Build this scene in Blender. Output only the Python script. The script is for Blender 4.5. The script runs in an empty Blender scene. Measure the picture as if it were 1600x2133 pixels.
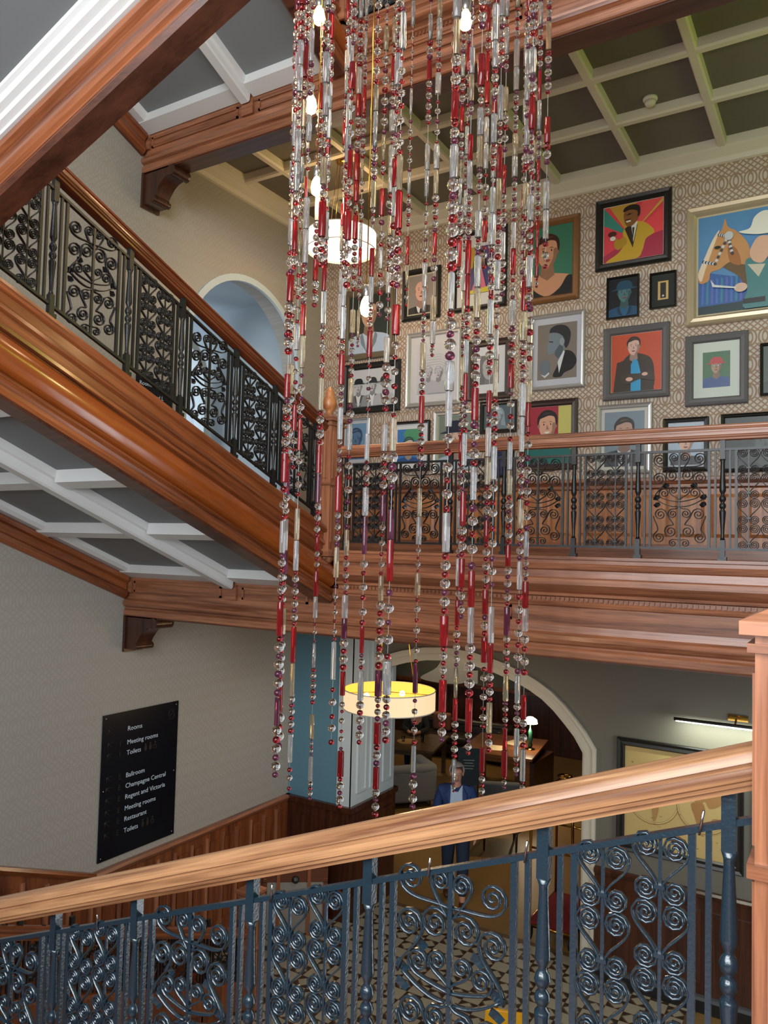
import bpy, bmesh, math, random
from mathutils import Vector, Matrix
from math import sin, cos, pi, radians, sqrt

SC = bpy.context.scene
COL = SC.collection

# ------------------------------------------------------------------ camera
CZ = 4.69
cam = bpy.data.objects.new('camera', bpy.data.cameras.new('camera')); COL.objects.link(cam)
yaw, pitch, roll = radians(31.2323), radians(2.7414), radians(1.4464)
fw = Vector((-sin(yaw)*cos(pitch), cos(yaw)*cos(pitch), sin(pitch)))
rt = Vector((cos(yaw), sin(yaw), 0)); up = rt.cross(fw)
r2 = rt*cos(roll)+up*sin(roll); u2 = -rt*sin(roll)+up*cos(roll)
M = Matrix((r2, u2, -fw)).transposed().to_4x4(); M.translation = (0, 0, CZ)
cam.matrix_world = M
cam.data.sensor_fit = 'HORIZONTAL'; cam.data.sensor_width = 36; cam.data.lens = 36*1615.4/1600
cam.data.clip_start = .02
SC.camera = cam
# ------------------------------------------------------------------ world, light, exposure
SC.view_settings.view_transform = 'Standard'; SC.view_settings.look = 'None'
SC.view_settings.exposure = 0.28; SC.view_settings.gamma = 1; SC.view_settings.use_curve_mapping = False
w = bpy.data.worlds.new('world'); SC.world = w; w.use_nodes = True
bg = w.node_tree.nodes['Background']; bg.inputs[0].default_value = (.80, .90, 1, 1); bg.inputs[1].default_value = .8
SC.cycles.max_bounces = 9; SC.cycles.diffuse_bounces = 3; SC.cycles.glossy_bounces = 3
SC.cycles.transmission_bounces = 7; SC.cycles.transparent_max_bounces = 8
SC.cycles.caustics_reflective = False; SC.cycles.caustics_refractive = False
SC.cycles.sample_clamp_indirect = 4

def area(name, loc, aim, sx, sy, power, col):
    l = bpy.data.lights.new(name, 'AREA'); l.shape = 'RECTANGLE'; l.size = sx; l.size_y = sy
    l.energy = power; l.color = col
    o = bpy.data.objects.new(name, l); COL.objects.link(o); o.location = loc
    o.rotation_euler = (Vector(aim)-Vector(loc)).to_track_quat('-Z', 'Y').to_euler(); return o
area('stair_window_light', (-1.2, -1.25, 7.0), (-2.2, 6, 5.6), 4.8, 5.2, 620, (.90, .96, 1))
area('entrance_light', (2.05, 6.0, 2.0), (-5.6, 8.0, 1.6), 2.2, 2.8, 90, (.86, .94, 1))
area('corridor_window_light', (-9.4, 7.2, 6.6), (-6, 7.6, 6.2), 1.6, 2.2, 34, (.85, .93, 1))
area('skylight_light', (-2.2, 3.6, 14.6), (-2.2, 3.9, 0), 3.8, 3.2, 330, (.95, .98, 1))
area('stained_window_light', (2.1, 6.7, 7.5), (-.3, 6.2, 9.15), 1.0, 1.2, 26, (.72, 1, .06))
def point(name, loc, power, col, r=.05):
    l = bpy.data.lights.new(name, 'POINT'); l.energy = power; l.color = col; l.shadow_soft_size = r
    o = bpy.data.objects.new(name, l); COL.objects.link(o); o.location = loc; return o
WARM = (1, .68, .36)

# ------------------------------------------------------------------ helpers
WM = {}
def tag(o, label=None, cat=None, group=None, kind=None):
    if label: o['label'] = label
    if cat: o['category'] = cat
    if group: o['group'] = group
    if kind: o['kind'] = kind
    return o
def link(name, me, mat=None, parent=None, M=None):
    o = bpy.data.objects.new(name, me); COL.objects.link(o)
    if mat is not None and me is not None and len(me.materials) == 0:
        me.materials.append(mat)
    M = M or Matrix.Identity(4)
    if parent is not None:
        o.parent = parent; o.matrix_parent_inverse = WM[parent.name].inverted()
    o.matrix_basis = M; WM[o.name] = M
    return o
def thing(name, label, cat, loc=(0, 0, 0), group=None, kind=None):
    o = link(name, None, None, None, Matrix.Translation(loc)); o.empty_display_size = .1
    return tag(o, label, cat, group, kind)

class MB:
    def __init__(s): s.v = []; s.f = []; s.c = []; s.sm = []
    def add(s, vs, fs, smooth=False, xf=None):
        n = len(s.v)
        s.v += [tuple(xf @ Vector(p)) if xf else tuple(p) for p in vs]
        s.f += [[i+n for i in f] for f in fs]; s.sm += [smooth]*len(fs); return s
    def box(s, x0, x1, y0, y1, z0, z1, xf=None):
        return s.add([(x, y, z) for x in (x0, x1) for y in (y0, y1) for z in (z0, z1)],
                     [(0, 1, 3, 2), (4, 6, 7, 5), (0, 4, 5, 1), (2, 3, 7, 6), (0, 2, 6, 4), (1, 5, 7, 3)], xf=xf)
    def hexa(s, p):   # 8 points, order as box
        return s.add(p, [(0, 1, 3, 2), (4, 6, 7, 5), (0, 4, 5, 1), (2, 3, 7, 6), (0, 2, 6, 4), (1, 5, 7, 3)])
    def extr(s, pts, vec, smooth=False, cap=True, xf=None):
        n = len(pts); vec = Vector(vec)
        vs = [Vector(p) for p in pts]+[Vector(p)+vec for p in pts]
        fs = [(i, (i+1) % n, (i+1) % n+n, i+n) for i in range(n)]
        k = len(s.f); s.add(vs, fs, smooth, xf)
        if cap:
            b = len(s.v)-2*n
            s.f += [[b+i for i in range(n)][::-1], [b+n+i for i in range(n)]]; s.sm += [False, False]
        return s
    def lathe(s, prof, seg=16, c=(0, 0, 0), xf=None, smooth=True):
        vs = []; fs = []; m = len(prof)
        for r, z in prof:
            for k in range(seg):
                a = 2*pi*k/seg; vs.append((c[0]+r*cos(a), c[1]+r*sin(a), c[2]+z))
        for i in range(m-1):
            for k in range(seg):
                k2 = (k+1) % seg; fs.append((i*seg+k, i*seg+k2, (i+1)*seg+k2, (i+1)*seg+k))
        s.add(vs, fs, smooth, xf); b = len(s.v)-m*seg
        s.f += [[b+k for k in range(seg)][::-1], [b+(m-1)*seg+k for k in range(seg)]]; s.sm += [False, False]
        return s
    def tube(s, pts, r, seg=8, closed=False, xf=None):
        pts = [Vector(p) for p in pts]; n = len(pts); vs = []; fs = []
        rr = r if isinstance(r, (list, tuple)) else [r]*n
        ref = None
        for i, p in enumerate(pts):
            a = pts[(i-1) % n] if (i > 0 or closed) else p; b = pts[(i+1) % n] if (i < n-1 or closed) else p
            d = (b-a).normalized()
            if ref is None: ref = Vector((0, 0, 1)) if abs(d.z) < .9 else Vector((1, 0, 0))
            q = d.cross(ref).normalized(); t = q.cross(d); ref = t
            for k in range(seg):
                an = 2*pi*k/seg; vs.append(p+(q*cos(an)+t*sin(an))*rr[i])
        for i in range(n if closed else n-1):
            j = (i+1) % n
            for k in range(seg):
                k2 = (k+1) % seg; fs.append((i*seg+k, i*seg+k2, j*seg+k2, j*seg+k))
        s.add(vs, fs, True, xf)
        if not closed:
            b = len(s.v)-n*seg
            s.f += [[b+k for k in range(seg)][::-1], [b+(n-1)*seg+k for k in range(seg)]]; s.sm += [False]*2
        return s
    def ribbon(s, path, t, d, xf=None):   # planar path (u,v) -> strip in x,z with depth along y
        n = len(path); vs = []; fs = []
        for i, (u, v) in enumerate(path):
            a = path[max(0, i-1)]; b = path[min(n-1, i+1)]
            dx, dz = b[0]-a[0], b[1]-a[1]; L = sqrt(dx*dx+dz*dz) or 1
            nx, nz = -dz/L*t/2, dx/L*t/2
            vs += [(u+nx, -d/2, v+nz), (u-nx, -d/2, v-nz), (u-nx, d/2, v-nz), (u+nx, d/2, v+nz)]
        for i in range(n-1):
            for k in range(4): fs.append((i*4+k, i*4+(k+1) % 4, i*4+4+(k+1) % 4, i*4+4+k))
        fs += [(3, 2, 1, 0), tuple((n-1)*4+k for k in range(4))]
        return s.add(vs, fs, True, xf)
    def ball(s, c, r, seg=10, ring=6, sc=(1, 1, 1), xf=None):
        vs = [(c[0], c[1], c[2]-r*sc[2])]; fs = []
        for i in range(1, ring):
            th = -pi/2+pi*i/ring
            for k in range(seg):
                a = 2*pi*k/seg
                vs.append((c[0]+r*sc[0]*cos(th)*cos(a), c[1]+r*sc[1]*cos(th)*sin(a), c[2]+r*sc[2]*sin(th)))
        vs.append((c[0], c[1], c[2]+r*sc[2])); T = len(vs)-1
        for k in range(seg):
            k2 = (k+1) % seg; fs.append((0, 1+k2, 1+k)); b = 1+(ring-2)*seg; fs.append((T, b+k, b+k2))
            for i in range(ring-2): fs.append((1+i*seg+k, 1+i*seg+k2, 1+(i+1)*seg+k2, 1+(i+1)*seg+k))
        return s.add(vs, fs, True, xf)
    def mesh(s, name, fix=True):
        me = bpy.data.meshes.new(name); me.from_pydata(s.v, [], s.f)
        me.polygons.foreach_set('use_smooth', s.sm)
        if fix:
            bm = bmesh.new(); bm.from_mesh(me); bmesh.ops.recalc_face_normals(bm, faces=bm.faces); bm.to_mesh(me); bm.free()
        me.update(); return me
    def build(s, name, mat, parent=None, M=None): return link(name, s.mesh(name), mat, parent, M)
def sharp(o, ang=22):
    o.data.set_sharp_from_angle(angle=radians(ang)); return o

# ------------------------------------------------------------------ materials
def srgb(r, g, b):
    f = lambda c: (c/255/12.92) if c/255 <= .04045 else ((c/255+.055)/1.055)**2.4
    return (f(r), f(g), f(b), 1)
def nmat(name):
    m = bpy.data.materials.new(name); m.use_nodes = True; nt = m.node_tree
    return m, nt, nt.nodes['Principled BSDF']
def plain(name, c, rough=.5, metal=0, spec=.5, bump=0, bscale=60, coat=0, var=0):
    m, nt, b = nmat(name); b.inputs['Base Color'].default_value = c; b.inputs['Roughness'].default_value = rough
    b.inputs['Metallic'].default_value = metal; b.inputs['Specular IOR Level'].default_value = spec
    b.inputs['Coat Weight'].default_value = coat
    tc = nt.nodes.new('ShaderNodeTexCoord'); no = nt.nodes.new('ShaderNodeTexNoise')
    no.inputs['Scale'].default_value = bscale; no.inputs['Detail'].default_value = 3
    nt.links.new(tc.outputs['Object'], no.inputs['Vector'])
    if bump:
        bp = nt.nodes.new('ShaderNodeBump'); bp.inputs['Strength'].default_value = bump; bp.inputs['Distance'].default_value = .004
        nt.links.new(no.outputs['Fac'], bp.inputs['Height']); nt.links.new(bp.outputs[0], b.inputs['Normal'])
    if var:
        mx = nt.nodes.new('ShaderNodeMix'); mx.data_type = 'RGBA'
        mx.inputs[6].default_value = [x*(1-var) for x in c[:3]]+[1]; mx.inputs[7].default_value = [min(1, x*(1+var)) for x in c[:3]]+[1]
        nt.links.new(no.outputs['Fac'], mx.inputs[0]); nt.links.new(mx.outputs[2], b.inputs['Base Color'])
    return m
def wood(name, c0, c1, axis='X', rough=.33, slope=0, dens=16, coat=.25):
    m, nt, b = nmat(name); L = nt.links.new
    tc = nt.nodes.new('ShaderNodeTexCoord'); a = nt.nodes.new('ShaderNodeMapping'); s = nt.nodes.new('ShaderNodeMapping')
    if slope: a.inputs['Rotation'].default_value = (math.atan(slope), 0, 0) if axis == 'Y' else (0, math.atan(slope), 0)
    k = {'X': 0, 'Y': 1, 'Z': 2}[axis]; sc = [dens]*3; sc[k] = .7; s.inputs['Scale'].default_value = sc
    L(tc.outputs['Object'], a.inputs[0]); L(a.outputs[0], s.inputs[0])
    n1 = nt.nodes.new('ShaderNodeTexNoise'); n1.inputs['Scale'].default_value = 1; n1.inputs['Detail'].default_value = 5; n1.inputs['Distortion'].default_value = .6
    n2 = nt.nodes.new('ShaderNodeTexNoise'); n2.inputs['Scale'].default_value = 7; n2.inputs['Detail'].default_value = 3
    L(s.outputs[0], n1.inputs['Vector']); L(s.outputs[0], n2.inputs['Vector'])
    ad = nt.nodes.new('ShaderNodeMath'); ad.operation = 'MULTIPLY_ADD'; ad.inputs[1].default_value = .45
    L(n2.outputs['Fac'], ad.inputs[0]); L(n1.outputs['Fac'], ad.inputs[2])
    r = nt.nodes.new('ShaderNodeValToRGB'); e = r.color_ramp.elements
    e[0].position = .50; e[0].color = c0; e[1].position = .92; e[1].color = c1
    L(ad.outputs[0], r.inputs[0]); L(r.outputs[0], b.inputs['Base Color'])
    b.inputs['Roughness'].default_value = rough; b.inputs['Coat Weight'].default_value = coat; b.inputs['Coat Roughness'].default_value = .15
    bp = nt.nodes.new('ShaderNodeBump'); bp.inputs['Strength'].default_value = .12; bp.inputs['Distance'].default_value = .003
    L(ad.outputs[0], bp.inputs['Height']); L(bp.outputs[0], b.inputs['Normal'])
    return m
def glass(name, c, rough=0, tr=1.0, ior=1.5):
    m, nt, b = nmat(name); b.inputs['Base Color'].default_value = c; b.inputs['Roughness'].default_value = rough
    b.inputs['Transmission Weight'].default_value = tr; b.inputs['IOR'].default_value = ior
    return m
def emit(name, c, s):
    m, nt, b = nmat(name); b.inputs['Base Color'].default_value = (.3, .25, .2, 1)
    b.inputs['Emission Color'].default_value = c; b.inputs['Emission Strength'].default_value = s; return m
def wallpaper(name, base, line, U='X', rough=.55, gain=1.0, lrough=None):
    m, nt, b = nmat(name); L = nt.links.new
    def mt(op, a, c=None, d=None):
        n = nt.nodes.new('ShaderNodeMath'); n.operation = op
        for i, x in enumerate((a, c, d)):
            if x is None: continue
            if isinstance(x, (int, float)): n.inputs[i].default_value = x
            else: L(x, n.inputs[i])
        return n.outputs[0]
    tc = nt.nodes.new('ShaderNodeTexCoord'); sp = nt.nodes.new('ShaderNodeSeparateXYZ'); L(tc.outputs['Object'], sp.inputs[0])
    u = sp.outputs[U]; v = sp.outputs['Z']
    P, Q = .142, .286
    fu = mt('MULTIPLY', mt('SUBTRACT', mt('FRACT', mt('DIVIDE', u, P)), .5), P)
    fv = mt('MULTIPLY', mt('SUBTRACT', mt('FRACT', mt('DIVIDE', v, Q)), .5), Q)
    def oval(rx, ry): return mt('SQRT', mt('ADD', mt('POWER', mt('DIVIDE', fu, rx), 2), mt('POWER', mt('DIVIDE', fv, ry), 2)))
    do = oval(.060, .082); di = oval(.024, .056)
    ring = lambda d, wd: mt('LESS_THAN', mt('ABSOLUTE', mt('SUBTRACT', d, 1)), wd)
    av = mt('DIVIDE', mt('SUBTRACT', mt('ABSOLUTE', fv), .08), .063); au = mt('DIVIDE', fu, .071)
    l1 = mt('ABSOLUTE', mt('SINE', mt('MULTIPLY', mt('ADD', au, av), pi))); l2 = mt('ABSOLUTE', mt('SINE', mt('MULTIPLY', mt('SUBTRACT', au, av), pi)))
    la = mt('MULTIPLY', mt('LESS_THAN', mt('MINIMUM', l1, l2), .48), mt('MULTIPLY', mt('GREATER_THAN', do, 1), mt('GREATER_THAN', mt('ABSOLUTE', fv), .06)))
    pat = mt('MAXIMUM', mt('MAXIMUM', ring(do, .14), ring(di, .28)), la)
    mx = nt.nodes.new('ShaderNodeMix'); mx.data_type = 'RGBA'; mx.inputs[6].default_value = base; mx.inputs[7].default_value = line
    L(pat, mx.inputs[0]); L(mx.outputs[2], b.inputs['Base Color'])
    if lrough is not None:
        mr = nt.nodes.new('ShaderNodeMapRange'); mr.inputs['To Min'].default_value = rough; mr.inputs['To Max'].default_value = lrough
        L(pat, mr.inputs['Value']); L(mr.outputs[0], b.inputs['Roughness'])
    else: b.inputs['Roughness'].default_value = rough
    return m

W0, W1 = srgb(104, 60, 40), srgb(180, 118, 84)
M_ = {}
M_['woodX'] = wood('mahogany_x', W0, W1, 'X'); M_['woodY'] = wood('mahogany_y', W0, W1, 'Y'); M_['woodZ'] = wood('mahogany_z', W0, W1, 'Z')
M_['woodB'] = wood('mahogany_flight', srgb(84, 42, 24), srgb(158, 88, 48), 'Y', .28, .398)
M_['railB'] = wood('dark_handrail_wood', srgb(66, 30, 18), srgb(122, 60, 32), 'Y', .25, .398)
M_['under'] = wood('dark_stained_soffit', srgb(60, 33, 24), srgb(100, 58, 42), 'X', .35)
M_['cush'] = wood('mahogany_cushion', srgb(124, 60, 22), srgb(160, 82, 30), 'Y', .2, .398, 6, .5)
M_['rail'] = wood('handrail_wood', srgb(108, 66, 44), srgb(192, 142, 100), 'X', .3, .373, 22)
M_['woodN'] = wood('mahogany_near', srgb(84, 42, 26), srgb(150, 88, 54), 'X', .3, .373)
M_['dado'] = wood('dado_wood', srgb(84, 42, 24), srgb(142, 78, 42), 'Z', .35)
M_['dark'] = wood('dark_wood', srgb(44, 24, 16), srgb(84, 46, 30), 'Z', .3)
M_['panel'] = wood('gallery_panel_wood', srgb(150, 86, 48), srgb(204, 138, 86), 'Z', .35)
M_['iron'] = plain('black_iron', srgb(20, 21, 23), .38, .0, .5, .25, 90)
M_['ironsky'] = plain('sky_tinted_iron', srgb(26, 46, 58), .24, 0, .9, .35, 110, .4)  # dark iron with the bluish sky reflection put into its base colour
M_['white'] = plain('white_plaster', srgb(226, 226, 224), .5)
M_['grey'] = plain('grey_soffit_paint', srgb(128, 132, 134), .6, bump=.05)
M_['taupe'] = plain('taupe_ceiling_paint', srgb(112, 108, 98), .6, bump=.05)
M_['cream'] = plain('cream_rib_paint', srgb(222, 214, 198), .5)
M_['paperback'] = wallpaper('patterned_wallpaper', srgb(208, 198, 186), srgb(164, 136, 112), 'X', .6)
M_['paperleft'] = wallpaper('tonal_wallpaper', srgb(170, 166, 158), srgb(164, 158, 148), 'Y', .6, 1, .42)
M_['olive'] = plain('dark_olive_wall', srgb(112, 108, 96), .6, bump=.05)
M_['blue'] = plain('blue_wall_paint', srgb(96, 140, 160), .55, bump=.05)
M_['palewhite'] = plain('pale_panel_paint', srgb(198, 212, 218), .45)
M_['bluegrey'] = plain('corridor_paint', srgb(170, 182, 190), .6)
M_['stone'] = plain('arch_stone_paint', srgb(206, 200, 182), .5)
M_['navy'] = plain('navy_sign_acrylic', srgb(12, 15, 24), .25, 0, .4)
M_['lettering'] = plain('white_lettering', srgb(205, 222, 236), .5)
M_['bronzeink'] = plain('bronze_lettering', srgb(46, 39, 33), .4)
M_['brass'] = plain('polished_brass', srgb(200, 150, 70), .18, 1)
M_['steel'] = plain('brushed_steel', srgb(200, 200, 200), .25, 1)
M_['black'] = plain('black_frame_paint', srgb(30, 29, 28), .4)
M_['clear'] = glass('clear_glass', (1, 1, 1, 1)); M_['clearrod'] = glass('clear_rod_glass', (.96, .98, 1, 1), .0, .86)
M_['red'] = glass('ruby_glass', (.62, .05, .07, 1)); M_['redrod'] = glass('ruby_rod_glass', (.44, .02, .025, 1), .0, .68)
M_['plum'] = glass('plum_glass', (.25, .06, .13, 1), .0, .8)
M_['ambrod'] = glass('iridescent_rod_glass', (.95, .80, .55, 1), .0, .88)
M_['wire'] = plain('clear_nylon_wire', srgb(190, 190, 190), .3)
M_['bulb'] = emit('lit_bulb', (1, .72, .35, 1), 9)
M_['shadeout'] = emit('lit_shade_outside', (1, .72, .40, 1), .75)
M_['shadein'] = emit('lit_shade_inside', (1, .55, .03, 1), .95)
M_['diffuser'] = emit('lit_diffuser', (1, .93, .84, 1), 2.6)

SB, SN = .398, .373
YB, XL, XW, YW, H = 5.49, -3.87, -6.435, 8.85, 4.66
zB = lambda y, zn: zn+SB*(YB-y)
zN = lambda x, zn: zn+SN*x

# ================================================================== ROOM SHELL
def struct(name, mb, mat, label, parent=None):
    o = mb.build(name, mat, parent)
    if parent is None: tag(o, label, None, None, 'structure')
    return o
# floor of the hall with inlaid tiles
floor = struct('floor', MB().box(-12, 2.5, -1, 20, -.3, -.006), plain('stone_floor', srgb(132, 102, 58), .4, var=.25, bscale=1.2),
               'hall floor of pale tiles with dark triangular insets running into golden stone')
fx0, fx1, fy0, fy1 = -6.3, -1.4, 5.6, 9.2
P = .185
mt_dark = plain('dark_brown_tile', srgb(58, 42, 30), .4); mt_lt = plain('grey_buff_tile', srgb(156, 148, 128), .4, var=.12, bscale=9)
tl = MB().box(-P*.485, P*.485, -P*.485, P*.485, -.006, 0).mesh('square_tile'); tl.materials.append(mt_lt)
rest_l, rest_d = MB(), MB(); n = 0; cells = []
for i in range(int((fx1-fx0)/P)):
    for j in range(int((fy1-fy0)/P)):
        cells.append((fx0+(i+.5)*P, fy0+(j+.5)*P, (i+j) % 2))
cells.sort(key=lambda c: abs(c[0]/c[1]+.42)+.10*max(0, c[1]-7.5))
for x, y, k in cells:
    if k == 0:
        if n < 300: link('square_tile', tl, None, floor, Matrix.Translation((x, y, 0))); n += 1
        else: rest_l.box(x-P*.485, x+P*.485, y-P*.485, y+P*.485, -.006, 0)
    else:
        a = P*.485; d = P*.42
        for sx in (-1, 1):
            for sy in (-1, 1):
                rest_d.extr([(x+sx*a, y+sy*a, -.006), (x+sx*.012, y+sy*a, -.006), (x+sx*a, y+sy*.012, -.006)], (0, 0, .006))
        rest_l.extr([(x+d*cos(q), y+d*sin(q), -.006) for q in (0, pi/2, pi, 3*pi/2)], (0, 0, .0065))
tag(rest_l.build('buff_tile_infill', mt_lt, floor), kind='stuff'); tag(rest_d.build('dark_triangle_tile_infill', mt_dark, floor), kind='stuff')
# tile bed
struct('tile_bed', MB().box(fx0, fx1, fy0, fy1, -.006, -.003), plain('tile_bed_brown', srgb(96, 74, 52), .6), '', floor)

# left wall with gallery arch opening
ay, az, ar = 7.25, 6.94, 1.08
wl = MB()
wl.box(XW-.3, XW, -1.0, 6.0, -.1, 14); wl.box(XW-.3, XW, 6.0, 8.8, -.1, 4.67); wl.box(XW-.3, XW, 6.0, 10, 9.0, 14)
wl.box(XW-.3, XW, 8.8, 10, -.1, 9.0)
pts = [(ay-ar, 4.67)]+[(ay+ar*cos(t), az+ar*sin(t)) for t in [pi-pi*i/28 for i in range(29)]]+[(ay+ar, 4.67)]
for i in range(len(pts)-1):
    (ya, za), (yb, zb) = pts[i], pts[i+1]
    if abs(ya-yb) < 1e-6: continue
    wl.hexa([(XW-.3, ya, za), (XW-.3, ya, 9.0), (XW-.3, yb, zb), (XW-.3, yb, 9.0), (XW, ya, za), (XW, ya, 9.0), (XW, yb, zb), (XW, yb, 9.0)])
wl.box(XW-.3, XW, 6.0, ay-ar, 4.67, 9.0); wl.box(XW-.3, XW, ay+ar, 8.8, 4.67, 9.0)
struct('wall_left', wl, M_['paperleft'], 'tall left wall with tone on tone wallpaper and an arched opening')
def archband(x0, x1, yc, zc, r, wd, z0, mat, name, parent=None, label=None):
    m = MB(); n = 28
    o = [(yc-r-0, z0)]+[(yc+r*cos(t), zc+r*sin(t)) for t in [pi-pi*i/n for i in range(n+1)]]+[(yc+r, z0)]
    q = [(yc-r-wd, z0)]+[(yc+(r+wd)*cos(t), zc+(r+wd)*sin(t)) for t in [pi-pi*i/n for i in range(n+1)]]+[(yc+r+wd, z0)]
    for i in range(len(o)-1):
        m.hexa([(x0, *o[i]), (x0, *q[i]), (x0, *o[i+1]), (x0, *q[i+1]), (x1, *o[i]), (x1, *q[i]), (x1, *o[i+1]), (x1, *q[i+1])])
    return struct(name, m, mat, label, parent)
archband(XW-.02, XW+.02, ay, az, ar-.07, .08, 4.67, M_['palewhite'], 'trim_1', None, 'thin pale moulding round the arched opening in the left wall')
# corridor behind the arch
co = MB(); co.box(-9.6, XW-.3, ay+ar, ay+ar+.2, 4.67, 9); co.box(-9.6, XW-.3, ay-ar-.2, ay-ar, 4.67, 9); co.box(-9.6, XW-.3, ay-ar-.2, ay+ar+.2, 8.1, 8.3)
struct('wall_corridor', co, M_['bluegrey'], 'blue grey walls of the corridor seen through the arch')
struct('floor_corridor', MB().box(-9.6, XW, ay-ar, ay+ar, 4.4, 4.67), plain('corridor_carpet', srgb(70, 66, 70), .9, bump=.3), 'carpeted corridor floor beyond the arch')
archband(-8.2, -8.0, ay+.05, az-.1, ar-.25, .12, 4.67, M_['palewhite'], 'trim_2', None, 'second inner arch moulding down the corridor')

# back wall upper (gallery) and lower arch wall
struct('wall_back', MB().box(XW, 2.2, YW, YW+.3, 4.67, 9.3), M_['paperback'], 'gallery back wall with looped trellis wallpaper behind the portraits')
wo = [(-2.485, 2.50), (-2.60, 2.67), (-2.72, 2.81), (-2.86, 2.96), (-3.014, 3.09), (-3.18, 3.19), (-3.36, 3.275), (-3.68, 3.38), (-4.0, 3.45), (-4.35, 3.48), (-4.7, 3.45), (-5.02, 3.38), (-5.34, 3.275), (-5.52, 3.19), (-5.686, 3.09), (-5.9, 2.93), (-6.1, 2.7), (-6.215, 2.5)]
wi = []
for i, (x, z) in enumerate(wo):
    d = Vector((-4.35-x, 1.9-z)); d.normalize(); wi.append((x+d.x*.155, z+d.y*.165))
wi[0] = (-2.64, 2.44); wi[-1] = (-6.06, 2.44)
ws = MB(); Z1 = 4.3
for i in range(len(wo)-1):
    (xa, za), (xb, zb) = wo[i], wo[i+1]
    ws.hexa([(xa, YW, za), (xa, YW, Z1), (xa, YW+.3, za), (xa, YW+.3, Z1), (xb, YW, zb), (xb, YW, Z1), (xb, YW+.3, zb), (xb, YW+.3, Z1)])
ws.box(-2.485, 2.2, YW, YW+.3, -.1, Z1); ws.box(XW, -6.215, YW, YW+.3, -.1, Z1)
struct('wall_arch', ws, M_['olive'], 'dark olive ground floor wall with the wide lobby arch')
ab = MB(); po = [(-2.485, 0)]+wo+[(-6.215, 0)]; pi_ = [(-2.64, 0)]+wi+[(-6.06, 0)]
for i in range(len(po)-1):
    a, b, c, d = po[i], po[i+1], pi_[i], pi_[i+1]
    mid = lambda p, q, t: (p[0]+(q[0]-p[0])*t, p[1]+(q[1]-p[1])*t)
    for t0, t1, yy in ((0, .22, YW-.05), (.22, .5, YW-.03), (.5, .85, YW-.035), (.85, 1, YW-.02)):
        a0, a1, b0, b1 = mid(a, c, t0), mid(a, c, t1), mid(b, d, t0), mid(b, d, t1)
        ab.hexa([(a0[0], yy, a0[1]), (a1[0], yy, a1[1]), (a0[0], YW+.3, a0[1]), (a1[0], YW+.3, a1[1]), (b0[0], yy, b0[1]), (b1[0], yy, b1[1]), (b0[0], YW+.3, b0[1]), (b1[0], YW+.3, b1[1])])
struct('trim_3', ab, M_['stone'], 'cream moulded architrave round the wide lobby arch')
# enclosing walls behind the camera and to the right, with their windows
wn = MB(); wn.box(XW-.3, 3.0, -1.1, -.9, -.1, 4.3); wn.box(XW-.3, 3.0, -1.1, -.9, 9.7, 14); wn.box(XW-.3, -3.7, -1.1, -.9, 4.3, 9.7); wn.box(1.3, 3.0, -1.1, -.9, 4.3, 9.7)
struct('wall_near', wn, M_['paperleft'], 'wall behind the stair with the tall stair window')
wf = thing('window_1', 'tall leaded stair window behind the foreground flight', None, (-1.2, -1, 4.3), None, 'structure')
for k_ in range(6): MB().box(-3.7+k_*1.0-.03, -3.7+k_*1.0+.03, -1.03, -.97, 4.3, 9.7).build('mullion', M_['stone'], wf)
for k_ in range(4): MB().box(-3.7, 1.3, -1.03, -.97, 4.3+k_*1.8-.03, 4.3+k_*1.8+.03).build('transom', M_['stone'], wf)
wr_ = MB(); wr_.box(2.2, 2.4, -1.1, 9.2, -.1, 5.6); wr_.box(2.2, 2.4, -1.1, 9.2, 8.3, 14); wr_.box(2.2, 2.4, -1.1, 6.2, 5.6, 8.3); wr_.box(2.2, 2.4, 8.2, 9.2, 5.6, 8.3)
struct('wall_right', wr_, M_['paperleft'], 'right stairwell wall with the stained glass gallery window')
wg = thing('window_2', 'green and yellow stained glass window at the right end of the gallery', None, (2.3, 7.2, 5.6), None, 'structure')
for i_ in range(4):
    for j_ in range(4):
        MB().box(2.29, 2.31, 6.2+i_*.5+.01, 6.2+(i_+1)*.5-.01, 5.6+j_*.675+.01, 5.6+(j_+1)*.675-.01).build('glass_pane', glass('stained_pane_%d' % ((i_+j_) % 2), [(.8, .95, .2, 1), (.95, .85, .3, 1)][(i_+j_) % 2], .3), wg)
rf = MB(); rf.box(XW-.3, 2.4, -1.1, 2.0, 14, 14.2); rf.box(XW-.3, 2.4, 5.3, 10, 14, 14.2); rf.box(XW-.3, -4.2, 2.0, 5.3, 14, 14.2); rf.box(-.2, 2.4, 2.0, 5.3, 14, 14.2)
struct('ceiling_top', rf, M_['white'], 'roof over the stairwell with a central skylight opening')
struct('wall_back_upper', MB().box(XW, 2.2, YW, YW+.3, 9.3, 14), M_['paperback'], 'upper storey back wall above the gallery')
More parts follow.
